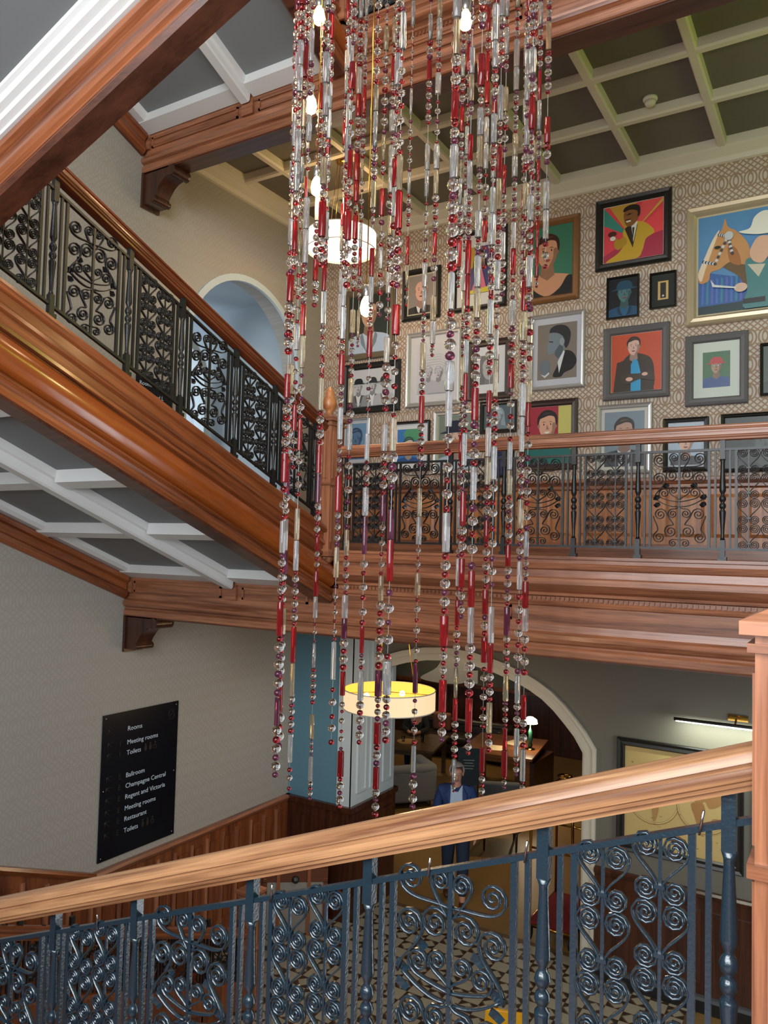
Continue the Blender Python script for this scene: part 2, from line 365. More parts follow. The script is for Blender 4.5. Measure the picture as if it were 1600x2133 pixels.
# gallery slab and ceilings
struct('floor_gallery', MB().box(XW, 2.2, YB+.2, YW, 4.2, 4.67), M_['dado'], 'gallery landing floor slab above the hall')
struct('landing_upper', MB().box(XW, 2.2, YB+.2, YW, 9.25, 9.33), M_['taupe'], 'upper landing floor over the gallery ceiling')['kind'] = 'structure'
cp = thing('ceiling', 'coffered taupe gallery ceiling with cream ribs', None, (-2, 7.3, 9.2), None, 'structure')
rx = [-1.19+.905*k for k in (-5, -4, -3, -2, -1, 0, 1, 2, 3)]; ry = [6.09, 6.95, 7.81]
xe = [XW]+rx+[2.2]; ye = [5.73]+ry+[YW]
for i in range(len(xe)-1):
    for j in range(len(ye)-1):
        MB().box(xe[i], xe[i+1], ye[j], ye[j+1], 9.17, 9.2).build('coffer_panel', M_['taupe'], cp)
for x in rx:
    MB().extr([(x-.05, 5.73, 9.17), (x-.045, 5.73, 9.09), (x-.03, 5.73, 9.07), (x+.03, 5.73, 9.07), (x+.045, 5.73, 9.09), (x+.05, 5.73, 9.17)], (0, YW-5.73, 0)).build('ceiling_rib', M_['cream'], cp)
for y in ry:
    MB().extr([(XW, y-.05, 9.17), (XW, y-.045, 9.09), (XW, y-.03, 9.071), (XW, y+.03, 9.071), (XW, y+.045, 9.09), (XW, y+.05, 9.17)], (2.2-XW, 0, 0)).build('ceiling_rib', M_['cream'], cp)
struct('trim_4', MB().extr([(XW, YW, 8.94), (XW, YW-.03, 8.95), (XW, YW-.04, 9.0), (XW, YW-.12, 9.06), (XW, YW-.14, 9.08), (XW, YW-.14, 9.17), (XW, YW, 9.17)], (2.2-XW, 0, 0)), M_['cream'], 'cream crown moulding along the portrait wall')
struct('trim_5', MB().extr([(XW, 5.73, 8.94), (XW+.03, 5.73, 8.95), (XW+.04, 5.73, 9.0), (XW+.12, 5.73, 9.06), (XW+.16, 5.73, 9.08), (XW+.16, 5.73, 9.17), (XW, 5.73, 9.17)], (0, YW-5.73, 0)), M_['cream'], 'cream crown moulding along the left gallery wall')
# ground floor pier with blue face and white panelled side
py, px = 8.33, -5.45
pier = thing('wall_pier', 'blue painted pier with white panelled side beside the lobby arch', None, (-6, 8.6, 0), None, 'structure')
MB().box(XW, px, py, 9.4, 0, 4.2).build('pier_core', M_['blue'], pier)
MB().box(px-.2, px+.012, py-.012, py, 1.43, 4.2).build('corner_board', M_['palewhite'], pier)
MB().box(px, px+.012, py-.012, 9.4, 1.43, 4.2).build('side_board', M_['palewhite'], pier)
for k in range(3):
    y0 = py+.12+k*.32
    f = MB()
    for a in ((y0, y0+.03, 1.6, 3.7), (y0+.2, y0+.23, 1.6, 3.7), (y0, y0+.23, 1.57, 1.6), (y0, y0+.23, 3.7, 3.73)): f.box(px+.012, px+.03, *a)
    p_ = f.build('panel_moulding', M_['palewhite'], pier); MB().box(px+.012, px+.02, y0+.05, y0+.18, 1.63, 3.67).build('raised_panel', M_['palewhite'], p_)
d_ = MB().box(XW, px+.03, py-.03, 9.43, 0, 1.36); d_.box(XW, px+.06, py-.06, 9.45, 1.36, 1.43)
dp = d_.build('pier_dado', M_['dark'], pier)
for k in range(2): MB().box(XW+.12+k*.44, XW+.46+k*.44, py-.045, py-.03, .3, 1.22).build('dado_panel', M_['dark'], dp)
for k in range(3): MB().box(px+.03, px+.045, py+.08+k*.34, py+.33+k*.34, .3, 1.22).build('dado_panel', M_['dark'], dp)

# dado on left wall: level part, sloped part
dl = thing('baseboard_left', 'panelled wooden dado along the left wall rising with the lower stair', None, (XW, 6, 0), None, 'structure')
MB().box(XW, XW+.03, 5.24, py, 0, 1.36).build('dado_board', M_['dado'], dl)
MB().extr([(XW, 5.24, 1.36), (XW+.05, 5.24, 1.36), (XW+.075, 5.24, 1.40), (XW+.06, 5.24, 1.43), (XW, 5.24, 1.43)], (0, py-5.24, 0)).build('dado_cap', M_['woodY'], dl)
MB().extr([(XW, 5.24, -.3), (XW+.03, 5.24, -.3), (XW+.03, 5.24, 1.36), (XW, 5.24, 1.36)], (0, -3.3, 3.3*SB)).build('dado_board', M_['dado'], dl)
MB().extr([(XW, 5.24, 1.36), (XW+.05, 5.24, 1.36), (XW+.075, 5.24, 1.40), (XW+.06, 5.24, 1.43), (XW, 5.24, 1.43)], (0, -3.3, 3.3*SB)).build('dado_cap', M_['woodB'], dl)
y = 5.30
while y < py-.1:
    MB().extr([(XW+.03, y+.05, .3), (XW+.03, y+.2, .3), (XW+.03, y+.2, 1.24), (XW+.03, y+.05, 1.24)], (.014, 0, 0)).build('dado_panel', M_['dado'], dl)
    MB().box(XW+.03, XW+.05, y-.022, y+.022, .25, 1.3).build('dado_stile', M_['woodZ'], dl); y += .25
y = 5.2
while y > 2.2:
    o = lambda yy, z: z+SB*(5.24-yy)
    MB().extr([(XW+.03, y-.05, o(y-.05, .35)), (XW+.03, y-.2, o(y-.2, .35)), (XW+.03, y-.2, o(y-.2, 1.24)), (XW+.03, y-.05, o(y-.05, 1.24))], (.014, 0, 0)).build('dado_panel', M_['dado'], dl)
    MB().box(XW+.03, XW+.05, y-.022, y+.022, o(y, .3), o(y, 1.3)).build('dado_stile', M_['woodZ'], dl); y -= .25
# dado right of the arch
dr = thing('baseboard_back', 'dark panelled dado under the map right of the arch', None, (-1, YW, 0), None, 'structure')
MB().box(-2.485, 2.2, YW-.03, YW, .0, 1.18).build('dado_board', M_['dark'], dr)
MB().extr([(-2.485, YW-.02, 1.14), (-2.485, YW-.06, 1.16), (-2.485, YW-.075, 1.2), (-2.485, YW-.05, 1.22), (-2.485, YW, 1.22)], (4.68, 0, 0)).build('dado_cap', M_['dark'], dr)
MB().extr([(-2.485, YW-.03, 0), (-2.485, YW-.06, 0), (-2.485, YW-.06, .12), (-2.485, YW-.045, .15), (-2.485, YW-.03, .17)], (4.68, 0, 0)).build('skirting', M_['black'], dr)
for k in range(5): MB().box(-2.36+k*.55, -1.92+k*.55, YW-.045, YW-.03, .28, 1.02).build('dado_panel', M_['dark'], dr)
# gallery wainscot
gw = thing('baseboard_gallery', 'orange wood panelled wainscot below the portraits', None, (-2, YW, 4.67), None, 'structure')
MB().box(XW, 2.2, YW-.03, YW, 4.67, 5.46).build('wainscot_board', M_['panel'], gw)
MB().extr([(XW, YW-.03, 5.42), (XW, YW-.06, 5.44), (XW, YW-.06, 5.47), (XW, YW-.1, 5.51), (XW, YW-.1, 5.54), (XW, YW, 5.56)], (2.2-XW, 0, 0)).build('wainscot_cap', M_['woodX'], gw)
MB().box(XW, 2.2, YW-.05, YW-.03, 4.67, 4.82).build('skirting', M_['woodX'], gw)
x = XW+.1
while x < .8:
    MB().add([(x, YW-.03, 4.9), (x+.3, YW-.03, 4.9), (x+.3, YW-.03, 5.36), (x, YW-.03, 5.36), (x+.035, YW-.045, 4.935), (x+.265, YW-.045, 4.935), (x+.265, YW-.045, 5.325), (x+.035, YW-.045, 5.325)],
             [(4, 5, 6, 7), (0, 1, 5, 4), (1, 2, 6, 5), (2, 3, 7, 6), (3, 0, 4, 7)]).build('wainscot_panel', M_['panel'], gw); x += .36

# ================================================================== BEAMS / FASCIAS
def fascia(dz, idx, lab):
    z = lambda v: v+dz
    a = thing('trim_%d' % idx, lab, None, (-2, YB, z(4.2)), None, 'structure')
    Y = YB
    low = [(Y+.24, 3.94), (Y+.01, 3.94), (Y, 3.95), (Y, 4.0), (Y+.02, 4.015), (Y+.02, 4.03), (Y-.01, 4.045), (Y-.02, 4.07), (Y-.005, 4.10), (Y+.02, 4.12), (Y+.025, 4.17), (Y+.24, 4.17)]
    sharp(MB().extr([(XW, p, z(q)) for p, q in low], (2.2-XW, 0, 0), True).build('lower_moulding', M_['woodX'], a))
    MB().box(XW, 2.2, Y+.03, Y+.24, z(4.17), z(4.34)).build('frieze_board', M_['woodX'], a)
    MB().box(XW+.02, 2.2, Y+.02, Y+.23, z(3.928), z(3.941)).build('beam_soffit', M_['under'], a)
    upp = [(Y+.24, 4.30), (Y+.035, 4.30), (Y+.015, 4.31), (Y+.01, 4.335), (Y+.02, 4.345), (Y+.02, 4.375), (Y-.01, 4.385), (Y-.012, 4.405), (Y+.005, 4.41), (Y-.02, 4.425), (Y-.055, 4.45), (Y-.075, 4.47), (Y-.075, 4.51), (Y-.03, 4.52), (Y-.025, 4.57), (Y-.04, 4.58), (Y-.045, 4.61), (Y-.02, 4.62), (Y-.02, 4.645), (Y-.03, 4.65), (Y-.03, 4.67), (Y+.24, 4.67)]
    sharp(MB().extr([(-3.78, p, z(q)) for p, q in upp], (5.98, 0, 0), True).build('upper_moulding', M_['woodX'], a))
    # dentils
    de = MB()
    for k in range(120): de.box(-3.7+k*.035, -3.7+k*.035+.02, Y+.0, Y+.022, z(4.35), z(4.372))
    tag(de.build('dentil_course', M_['woodX'], a), kind='stuff')
    # panelled portion under the stair flight, left of the newel
    for x0, x1 in ((XW+.12, -5.12), (-4.86, -4.1), (-3.7, -2.2)):
        f = MB(); t = .02
        for q in ((x0, x1, 4.19, 4.19+t), (x0, x1, 4.30-t, 4.30), (x0, x0+t, 4.19, 4.30), (x1-t, x1, 4.19, 4.30)):
            f.box(q[0], q[1], Y+.015, Y+.03, z(q[2]), z(q[3]))
        f.build('frieze_panel_moulding', M_['woodX'], a)
    MB().box(XW, -4.02, Y+.02, Y+.24, z(4.30), z(4.38)).build('frieze_cap', M_['woodX'], a)
    sq = MB(); sq.box(-5.06, -4.92, Y+.0, Y+.03, z(4.18), z(4.32)); sq.build('rib_bearing_block', M_['woodX'], a)
    for k in (-1, 1): MB().box(XW+.02, XW+.1, Y, Y+.03, z(4.18), z(4.33)).build('end_block', M_['woodX'], a) if k > 0 else None
    # corbel
    c = thing('corbel', 'carved scroll corbel under the %s beam at the left wall' % ('upper' if dz else 'lower'), 'corbel', (XW, Y+.12, z(3.6)), 'scroll corbels on the left wall')
    pr = [(XW+.03, 3.94), (XW+.46, 3.94), (XW+.47, 3.90), (XW+.44, 3.87), (XW+.40, 3.85), (XW+.33, 3.83), (XW+.27, 3.79), (XW+.22, 3.73), (XW+.19, 3.68), (XW+.2, 3.65), (XW+.19, 3.62), (XW+.15, 3.60), (XW+.03, 3.60)]
    sharp(MB().extr([(p, Y+.02, z(q)) for p, q in pr], (0, .2, 0), True).build('bracket_body', M_['dark'], c))
    MB().box(XW, XW+.03, Y-.0, Y+.24, z(3.57), z(3.94)).build('back_plate', M_['dark'], c)
    for (cx, cz_, r) in ((XW+.43, 3.885, .055), (XW+.17, 3.635, .035)):
        t = MB(); xf = Matrix.Translation((cx, Y+.005, z(cz_))) @ Matrix.Rotation(-pi/2, 4, 'X')
        pf = []
        for k in range(13): pf.append((r*(1-.16*(k % 2)), .23*k/12))
        t.lathe(pf, 16, xf=xf); t.build('reeded_roll', M_['dark'], c)
    return a
fascia(0, 6, 'deep moulded wooden fascia and beam of the gallery landing')
fascia(H, 7, 'deep moulded wooden beam of the upper landing overhead')

# ================================================================== STAIR FLIGHTS
def sbox(mb, x0, x1, y0, y1, n0, n1):
    return mb.hexa([(x, y, zB(y, n)) for x in (x0, x1) for y in (y0, y1) for n in (n0, n1)])
STR = [(-4.05, 4.82), (-3.83, 4.82), (-3.805, 4.81), (-3.80, 4.79), (-3.805, 4.765), (-3.83, 4.755), (-3.835, 4.70), (-3.82, 4.69), (-3.815, 4.665), (-3.84, 4.655), (-3.845, 4.60), (-3.825, 4.59), (-3.825, 4.57), (-3.85, 4.56), (-3.85, 4.34), (-3.82, 4.335), (-3.81, 4.315), (-3.83, 4.30), (-3.835, 4.28), (-3.815, 4.27), (-3.81, 4.245), (-3.825, 4.225), (-4.0, 4.225), (-4.02, 4.24), (-4.02, 4.40), (-4.05, 4.40)]
def flightY(dz, y0, y1, name, label, treads=True):
    f = thing(name, label, 'staircase', (-5, y0, zB(y0, 4.2)+dz))
    V = (0, y1-y0, -SB*(y1-y0))
    e = lambda pts, mat, nm, sm=True: sharp(MB().extr([(x, y0, zB(y0, n_)+dz) for x, n_ in pts], V, sm).build(nm, mat, f))
    e(STR, M_['woodB'], 'string_board')
    e([(-3.86, 4.56), (-3.83, 4.545), (-3.80, 4.52), (-3.783, 4.485), (-3.778, 4.445), (-3.785, 4.405), (-3.803, 4.37), (-3.83, 4.35), (-3.86, 4.34)], M_['cush'], 'cushion_moulding')
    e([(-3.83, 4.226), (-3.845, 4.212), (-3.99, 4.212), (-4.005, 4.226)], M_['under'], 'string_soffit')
    e([(XW+.003, 4.36), (XW+.05, 4.36), (XW+.09, 4.33), (XW+.09, 4.29), (XW+.06, 4.27), (XW+.055, 4.2), (XW+.08, 4.18), (XW+.07, 4.14), (XW+.03, 4.11), (XW+.003, 4.11)], M_['woodB'], 'wall_string')
    # coffered soffit
    ys = [5.40, 4.45+.0, 3.58, 2.70, 1.9]; xs = [XW+.06, -5.0, -4.03]
    for i in range(4):
        for j in range(2):
            m = MB(); m.hexa([(x, y, zB(y, n_)+dz) for x in (xs[j], xs[j+1]) for y in (ys[i+1], ys[i]) for n_ in (4.42, 4.45)]); m.build('soffit_panel', M_['grey'], f)
    def rib(x0, x1, ya, yb, n0=4.33, n1=4.43, nm='soffit_rib'):
        m = MB(); m.hexa([(x, y, zB(y, n_)+dz) for x in (x0, x1) for y in (ya, yb) for n_ in (n0, n1)]); m.build(nm, M_['white'], f)
    e([(-5.10, 4.43), (-5.09, 4.36), (-5.065, 4.35), (-5.06, 4.29), (-5.045, 4.275), (-4.955, 4.275), (-4.94, 4.29), (-4.935, 4.35), (-4.91, 4.36), (-4.90, 4.43)], M_['white'], 'soffit_rib')
    e([(XW+.06, 4.43), (XW+.06, 4.35), (XW+.16, 4.35), (XW+.2, 4.38), (XW+.21, 4.43)], M_['white'], 'soffit_border')
    e([(-4.03, 4.43), (-4.03, 4.39), (-4.08, 4.40), (-4.1, 4.43)], M_['white'], 'soffit_border')
    for yy in ys[1:4]:
        rib(xs[0], -5.08, yy-.05, yy+.05); rib(-4.92, xs[2], yy-.05, yy+.05)
    rib(xs[0], -5.08, 5.36, 5.50, 4.34); rib(-4.92, xs[2], 5.36, 5.50, 4.34)
    if treads:
        n_ = 11
        for k in range(n_):
            ya = 5.44-k*.31; zt = 4.67+dz+.124*(k+1)*1.0
            MB().box(XW+.05, -4.05, ya-.33, ya, zt-.16, zt).build('tread', M_['dado'], f)
    return f
flightY(0, 5.47, 1.95, 'staircase', 'staircase flight rising beside the left wall from the gallery newel')
flightY(H, 5.47, 1.95, 'staircase', 'topmost staircase flight seen from below behind the upper corbel', False)
# near upper flight over the camera
fn = thing('staircase', 'overhead staircase flight whose thick wooden string crosses above', 'staircase', (-3, 1.5, 6))
xa, xb = -4.0, 2.0; VN = (xb-xa, 0, SN*(xb-xa))
en = lambda pts, mat, nm, par=fn: sharp(MB().extr([(xa, y, zN(xa, n_)) for y, n_ in pts], VN, True).build(nm, mat, par))
en([(2.0, 7.70), (1.985, 7.69), (1.985, 7.66), (2.01, 7.645), (2.01, 7.60), (1.995, 7.59), (1.99, 7.565), (2.0, 7.54), (2.015, 7.53), (2.015, 7.51), (2.03, 7.50), (2.155, 7.50), (2.17, 7.515), (2.18, 7.55), (2.16, 7.57), (2.16, 7.62), (2.19, 7.68), (2.19, 7.9), (2.17, 8.08), (2.0, 8.08)], M_['woodN'], 'string_board')
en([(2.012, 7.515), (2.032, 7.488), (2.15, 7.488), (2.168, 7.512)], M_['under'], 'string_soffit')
en([(2.0, 7.70), (2.0, 7.76), (1.86, 7.78), (1.87, 7.76), (1.89, 7.755), (1.90, 7.735), (1.93, 7.73), (1.94, 7.715), (1.97, 7.71), (1.975, 7.70)], M_['white'], 'soffit_border')
en([(1.88, 7.77), (-.7, 7.77), (-.7, 7.80), (1.88, 7.80)], M_['grey'], 'soffit_panel')
for k in range(4):
    m = MB(); x = -3.3+k*1.2
    m.hexa([(xx, y, zN(xx, n_)) for xx in (x-.05, x+.05) for y in (-.7, 1.6) for n_ in (7.69, 7.78)])
    if x > -.3: m.build('soffit_rib', M_['white'], fn)
# flight the camera stands on + landings
f2 = thing('staircase', 'staircase flight rising under the foreground handrail to the right newel', 'staircase', (-2, 1, 2))
en([(1.98, 3.45), (2.12, 3.45), (2.15, 3.40), (2.15, 2.95), (2.12, 2.88), (1.98, 2.88)], M_['woodN'], 'string_board', f2)
for k in range(12): MB().box(-4.0+k*.33, -4.0+k*.33+.35, -.7, 1.98, zN(-4.0+k*.33, 3.22), zN(-4.0+k*.33, 3.38)).build('tread', M_['dado'], f2)
struct('floor_landing_left_low', MB().box(XW, -3.9, -.7, 1.95, 1.65, 1.88), M_['dado'], 'lower left corner landing of the stair')
struct('floor_landing_left_high', MB().box(XW, -3.9, -.7, 1.95, 5.85, 6.08), M_['dado'], 'upper left corner landing of the stair')
struct('floor_landing_right', MB().box(-.18, 2.2, -.7, 2.15, 3.15, 3.40), M_['dado'], 'right corner landing of the stair')
# lower flight A
fa = thing('staircase', 'lowest staircase flight along the panelled left wall to the hall floor', 'staircase', (-5.8, 6, 0))
for k in range(15):
    MB().box(XW+.05, -5.32, 6.3-k*.31-.33, 6.3-k*.31, max(0, .124*k-.1), .124*(k+1)).build('tread', M_['dado'], fa)
zA = lambda y, n_: n_+SB*(6.3-y)
sharp(MB().extr([(-5.34, 6.3, -.0), (-5.22, 6.3, -.0), (-5.22, 6.3, .24), (-5.24, 6.3, .27), (-5.34, 6.3, .27)], (0, -4.3, 4.3*SB)).build('string_board', M_['dado'], fa))

# ================================================================== IRONWORK
def spiral(c, r, a_end, turns, cw, n=22, r0=.12):
    """from the eye outwards, ending at angle a_end"""
    out = []; s = -1 if cw else 1
    for i in range(n+1):
        t = i/n; a = a_end-s*2*pi*turns*(1-t); rr = r*(r0+(1-r0)*t)
        out.append((c[0]+rr*cos(a), c[1]+rr*sin(a)))
    return out
def hermite(p0, d0, p1, d1, n=8, k=1.0):
    L = sqrt((p1[0]-p0[0])**2+(p1[1]-p0[1])**2)*k; o = []
    for i in range(1, n):
        t = i/n; h00 = 2*t**3-3*t*t+1; h10 = t**3-2*t*t+t; h01 = -2*t**3+3*t*t; h11 = t**3-t*t
        o.append((h00*p0[0]+h10*L*d0[0]+h01*p1[0]+h11*L*d1[0], h00*p0[1]+h10*L*d0[1]+h01*p1[1]+h11*L*d1[1]))
    return o
def tang(a, cw): s = -1 if cw else 1; return (-s*sin(a), s*cos(a))
def sscroll(c1, r1, a1, cw1, c2, r2, a2, cw2, turns=1.9, k=1.0):
    p = spiral(c1, r1, a1, turns, cw1); q = spiral(c2, r2, a2, turns, cw2)
    t1 = tang(a1, cw1); t2 = tang(a2, cw2); t2 = (-t2[0], -t2[1])
    return p+hermite(p[-1], t1, q[-1], t2, 9, k)+q[::-1]
def sarm(c1, r1, a1, cw1, end, dend, turns=1.9, k=1.0):
    p = spiral(c1, r1, a1, turns, cw1); return p+hermite(p[-1], tang(a1, cw1), end, dend, 9, k)+[end]
TT, DD = .0048, .018
def mir(path): return [(-u, v) for u, v in path]
def heart_mesh(w_, h_):
    m = MB(); q = w_/4
    # upper spiral then stem to collar then lower spiral, on the right; mirrored left
    P1 = sscroll((q, h_*.815), q*.92, radians(8), True, (q, h_*.185), q*.88, radians(165), True, 2.6, 1.05)
    for p in (P1, mir(P1)): m.ribbon(p, TT, DD)
    m.box(-.013, .013, -.011, .011, h_*.24-.005, h_*.24+.005); m.box(-.004, .004, -.004, .004, 0, h_)
    return m.mesh('heart_scroll')
def wide_meshes(hw, h_):
    """list of (name, mesh) for the tree panel, coordinates centred u, v from 0 to h"""
    o = []; X = hw; P = []
    def both(path):
        P.append(path)
    Vt = lambda t: h_-t
    R_ = radians
    both(sscroll((.034, Vt(.042)), .031, R_(-10), True, (.048, Vt(.165)), .046, R_(135), False, 2.0, 1.2))
    both(sarm((.128, Vt(.055)), .042, R_(-50), True, (.004, Vt(.112)), (-1, -.25), 2.0))
    both(sarm((.132, Vt(.185)), .043, R_(165), False, (.166, Vt(.33)), (.05, -1), 2.0, 1.1))
    both(sarm((.098, Vt(.285)), .037, R_(-70), True, (.003, Vt(.345)), (-1, -.15), 1.9))
    both(sarm((.038, Vt(.268)), .028, R_(-30), True, (.003, Vt(.33)), (-.6, -.8), 1.7))
    both(hermite((0, Vt(.372)), (.9, -.3), (.152, Vt(.325)), (.8, .6), 10)+[(.152, Vt(.325))])
    both(sarm((.043, Vt(.425)), .033, R_(100), False, (.003, Vt(.376)), (-.6, .8), 1.9))
    both(sscroll((.122, Vt(.43)), .042, R_(170), False, (.055, Vt(.545)), .044, R_(100), False, 2.0, 1.2))
    both(sarm((.130, Vt(.585)), .040, R_(60), False, (.168, Vt(.44)), (.1, 1), 2.0))
    both(sarm((.040, Vt(.625)), .026, R_(100), False, (.003, Vt(.60)), (-.7, .4), 1.6))
    for p in P:
        for s in (1, -1):
            m = MB(); m.ribbon(p if s > 0 else mir(p), TT*1.15, DD); o.append(('leaf_scroll', m.mesh('leaf_scroll'), 0))
    for s in (1, -1):      # leaves
        for (u, v) in ((.150, h_-.315), (.148, h_-.365), (.090, h_-.235)):
            m = MB(); k = .022
            m.add([(s*u-k, 0, v), (s*u-.2*k, .006, v+.8*k), (s*u+.9*k, -.004, v+.9*k), (s*u+1.2*k, .004, v), (s*u+.6*k, -.006, v-.7*k), (s*u-.3*k, .004, v-.8*k), (s*u, -.012, v)],
                  [(0, 6, 1), (1, 6, 2), (2, 6, 3), (3, 6, 4), (4, 6, 5), (5, 6, 0)])
            o.append(('iron_leaf', m.mesh('iron_leaf'), 0))
    return o
NW, WW, PH = .4545, .5445, .66
heart = heart_mesh(.140, .165)
wides = wide_meshes(.172, PH)
bal_m = None
def baluster_mesh():
    m = MB()
    m.box(-.016, .016, -.016, .016, -.09, .06); m.box(-.016, .016, -.016, .016, .595, .74); m.box(-.026, .026, -.024, .024, -.075, -.05)
    m.lathe([(.016, .06), (.011, .08), (.013, .14), (.0205, .24), (.0205, .25), (.011, .262), (.018, .272), (.0215, .285), (.018, .298), (.0105, .308), (.018, .318), (.0225, .333), (.018, .348), (.011, .358), (.012, .366), (.0205, .385), (.0205, .395), (.0125, .56), (.013, .575), (.019, .595)], 12)
    return m.mesh('baluster')
bal_m = baluster_mesh()
def balustrade(root, origin, d, slope, start, n, z0fun, mat, detail=True, L0=-.05, L1=None):
    """origin (x,y), d unit horizontal dir, z0fun(t): height of the bottom rail; panels alternate"""
    d = Vector((d[0], d[1], 0)); nr = Vector((-d.y, d.x, 0))
    def MX(t, v=0): 
        M = Matrix((d, nr, Vector((0, 0, 1)))).transposed().to_4x4(); M.translation = Vector((origin[0], origin[1], 0))+d*t+Vector((0, 0, z0fun(t)+v)); return M
    for me in [heart, bal_m]+[x[1] for x in wides]:
        pass
    t = 0; typ = start; ts = [0]
    def cp(me):
        key = (me.name, mat.name)
        if key not in CACHE:
            c = me.copy(); c.materials.clear(); c.materials.append(mat); CACHE[key] = c
        return CACHE[key]
    link('baluster', cp(bal_m), None, root, MX(0))
    for k in range(n):
        wd = NW if typ == 'N' else WW
        fr = MB()
        for u in (.045, .083, wd-.083, wd-.045):
            hw = .0065 if u in (.045, wd-.045) else .0085
            fr.hexa([(u+a, b, z+slope*(u+a)) for a in (-hw, hw) for b in (-.008, .008) for z in (0, PH)])
        if typ == 'W': fr.hexa([(wd/2+a, b, z+slope*(wd/2+a)) for a in (-.007, .007) for b in (-.007, .007) for z in (0, PH)])
        pf = fr.build('panel_bars', mat, root, MX(t))
        if typ == 'N':
            for c in (-1, 1):
                u = wd/2+c*.0705
                for r in range(4): link('heart_scroll', cp(heart), None, pf, MX(t+u, r*.165))
        else:
            for nm, me, _ in wides: link(nm, cp(me), None, pf, MX(t+wd/2))
        t += wd; link('baluster', cp(bal_m), None, root, MX(t)); ts.append(t); typ = 'W' if typ == 'N' else 'N'
    L1 = t+.08 if L1 is None else L1
    for v, nm in ((PH, 'top_rail'), (0, 'bottom_rail')):
        m = MB(); m.hexa([(u, b, z+slope*u) for u in (L0, L1) for b in (-.012, .012) for z in (v-.008, v+.008)]); m.build(nm, mat, root, MX(0))
    return ts
CACHE = {}
def handrail(root, pts0, vec, mat, w2=.055):
    """pts0 base point of the rail top centre, vec run; cross-section across horizontal normal"""
    v = Vector(vec); hd = Vector((v.x, v.y, 0)).normalized(); nr = Vector((-hd.y, hd.x, 0))
    hp = [(.25, 0), (.55, -.005), (.75, -.014), (.86, -.026), (.9, -.036), (.78, -.038), (.78, -.048), (.97, -.05), (1, -.062), (.97, -.074), (.88, -.078), (.84, -.088), (.66, -.092), (.62, -.104), (.45, -.106)]
    pr = hp+[(-a, b) for a, b in hp[::-1]]
    P = Vector(pts0)
    return sharp(MB().extr([P+nr*(a*w2)+Vector((0, 0, b)) for a, b in pr], v, True).build('handrail', mat, root), 24)

# gallery balustrade
b1 = thing('balustrade', 'black iron scroll balustrade with wooden handrail along the gallery', 'balustrade', (-2, YB+.03, 4.67))
balustrade(b1, (-3.735, YB+.03), (1, 0), 0, 'N', 8, lambda t: 4.745, M_['iron'])
handrail(b1, (-3.77, YB+.03, 5.572), (5.9, 0, 0), M_['woodX'])
# upper landing balustrade
b2 = thing('balustrade', 'black iron balustrade of the upper landing behind the glass strands', 'balustrade', (-3, YB+.03, 9.33))
balustrade(b2, (-3.735, YB+.03), (1, 0), 0, 'N', 4, lambda t: 9.40, M_['iron'])
handrail(b2, (-3.77, YB+.03, 10.23), (4.0, 0, 0), M_['woodX'])
# left flight balustrade (t runs toward the camera, rising)
b3 = thing('balustrade', 'black iron balustrade with dark wooden handrail on the left stair flight', 'balustrade', (XL, 4, zB(4, 4.8)))
balustrade(b3, (XL, 5.24), (0, -1), SB, 'W', 7, lambda t: zB(5.24-t, 4.905), M_['iron'], L0=-.1)
handrail(b3, (XL, 5.38, zB(5.38, 5.735)), (0, -3.6, 3.6*SB), M_['railB'])
# lower flight balustrade
b4 = thing('balustrade', 'iron balustrade on the lowest flight below the foreground railing', 'balustrade', (-5.28, 5, 1))
balustrade(b4, (-5.28, 6.12), (0, -1), SB, 'N', 6, lambda t: zA(6.12-t, .30-.27+.1), M_['iron'])
handrail(b4, (-5.28, 6.22, zA(6.22, .80)), (0, -3.6, 3.6*SB), M_['woodB'])
# foreground balustrade
b5 = thing('balustrade', 'iron railing with sky reflection put into its blue black colour and a broad oak coloured handrail in the foreground', 'balustrade', (-1.6, 2.04, 3))
bx = -.275+.02
balustrade(b5, (bx, 2.04), (-1, 0), -SN, 'N', 7, lambda t: zN(bx-t, 4.155-PH), M_['ironsky'], L0=-.12)
handrail(b5, (-3.9, 2.04, zN(-3.9, 4.335)), (3.72, 0, 3.72*SN), M_['rail'], .065)

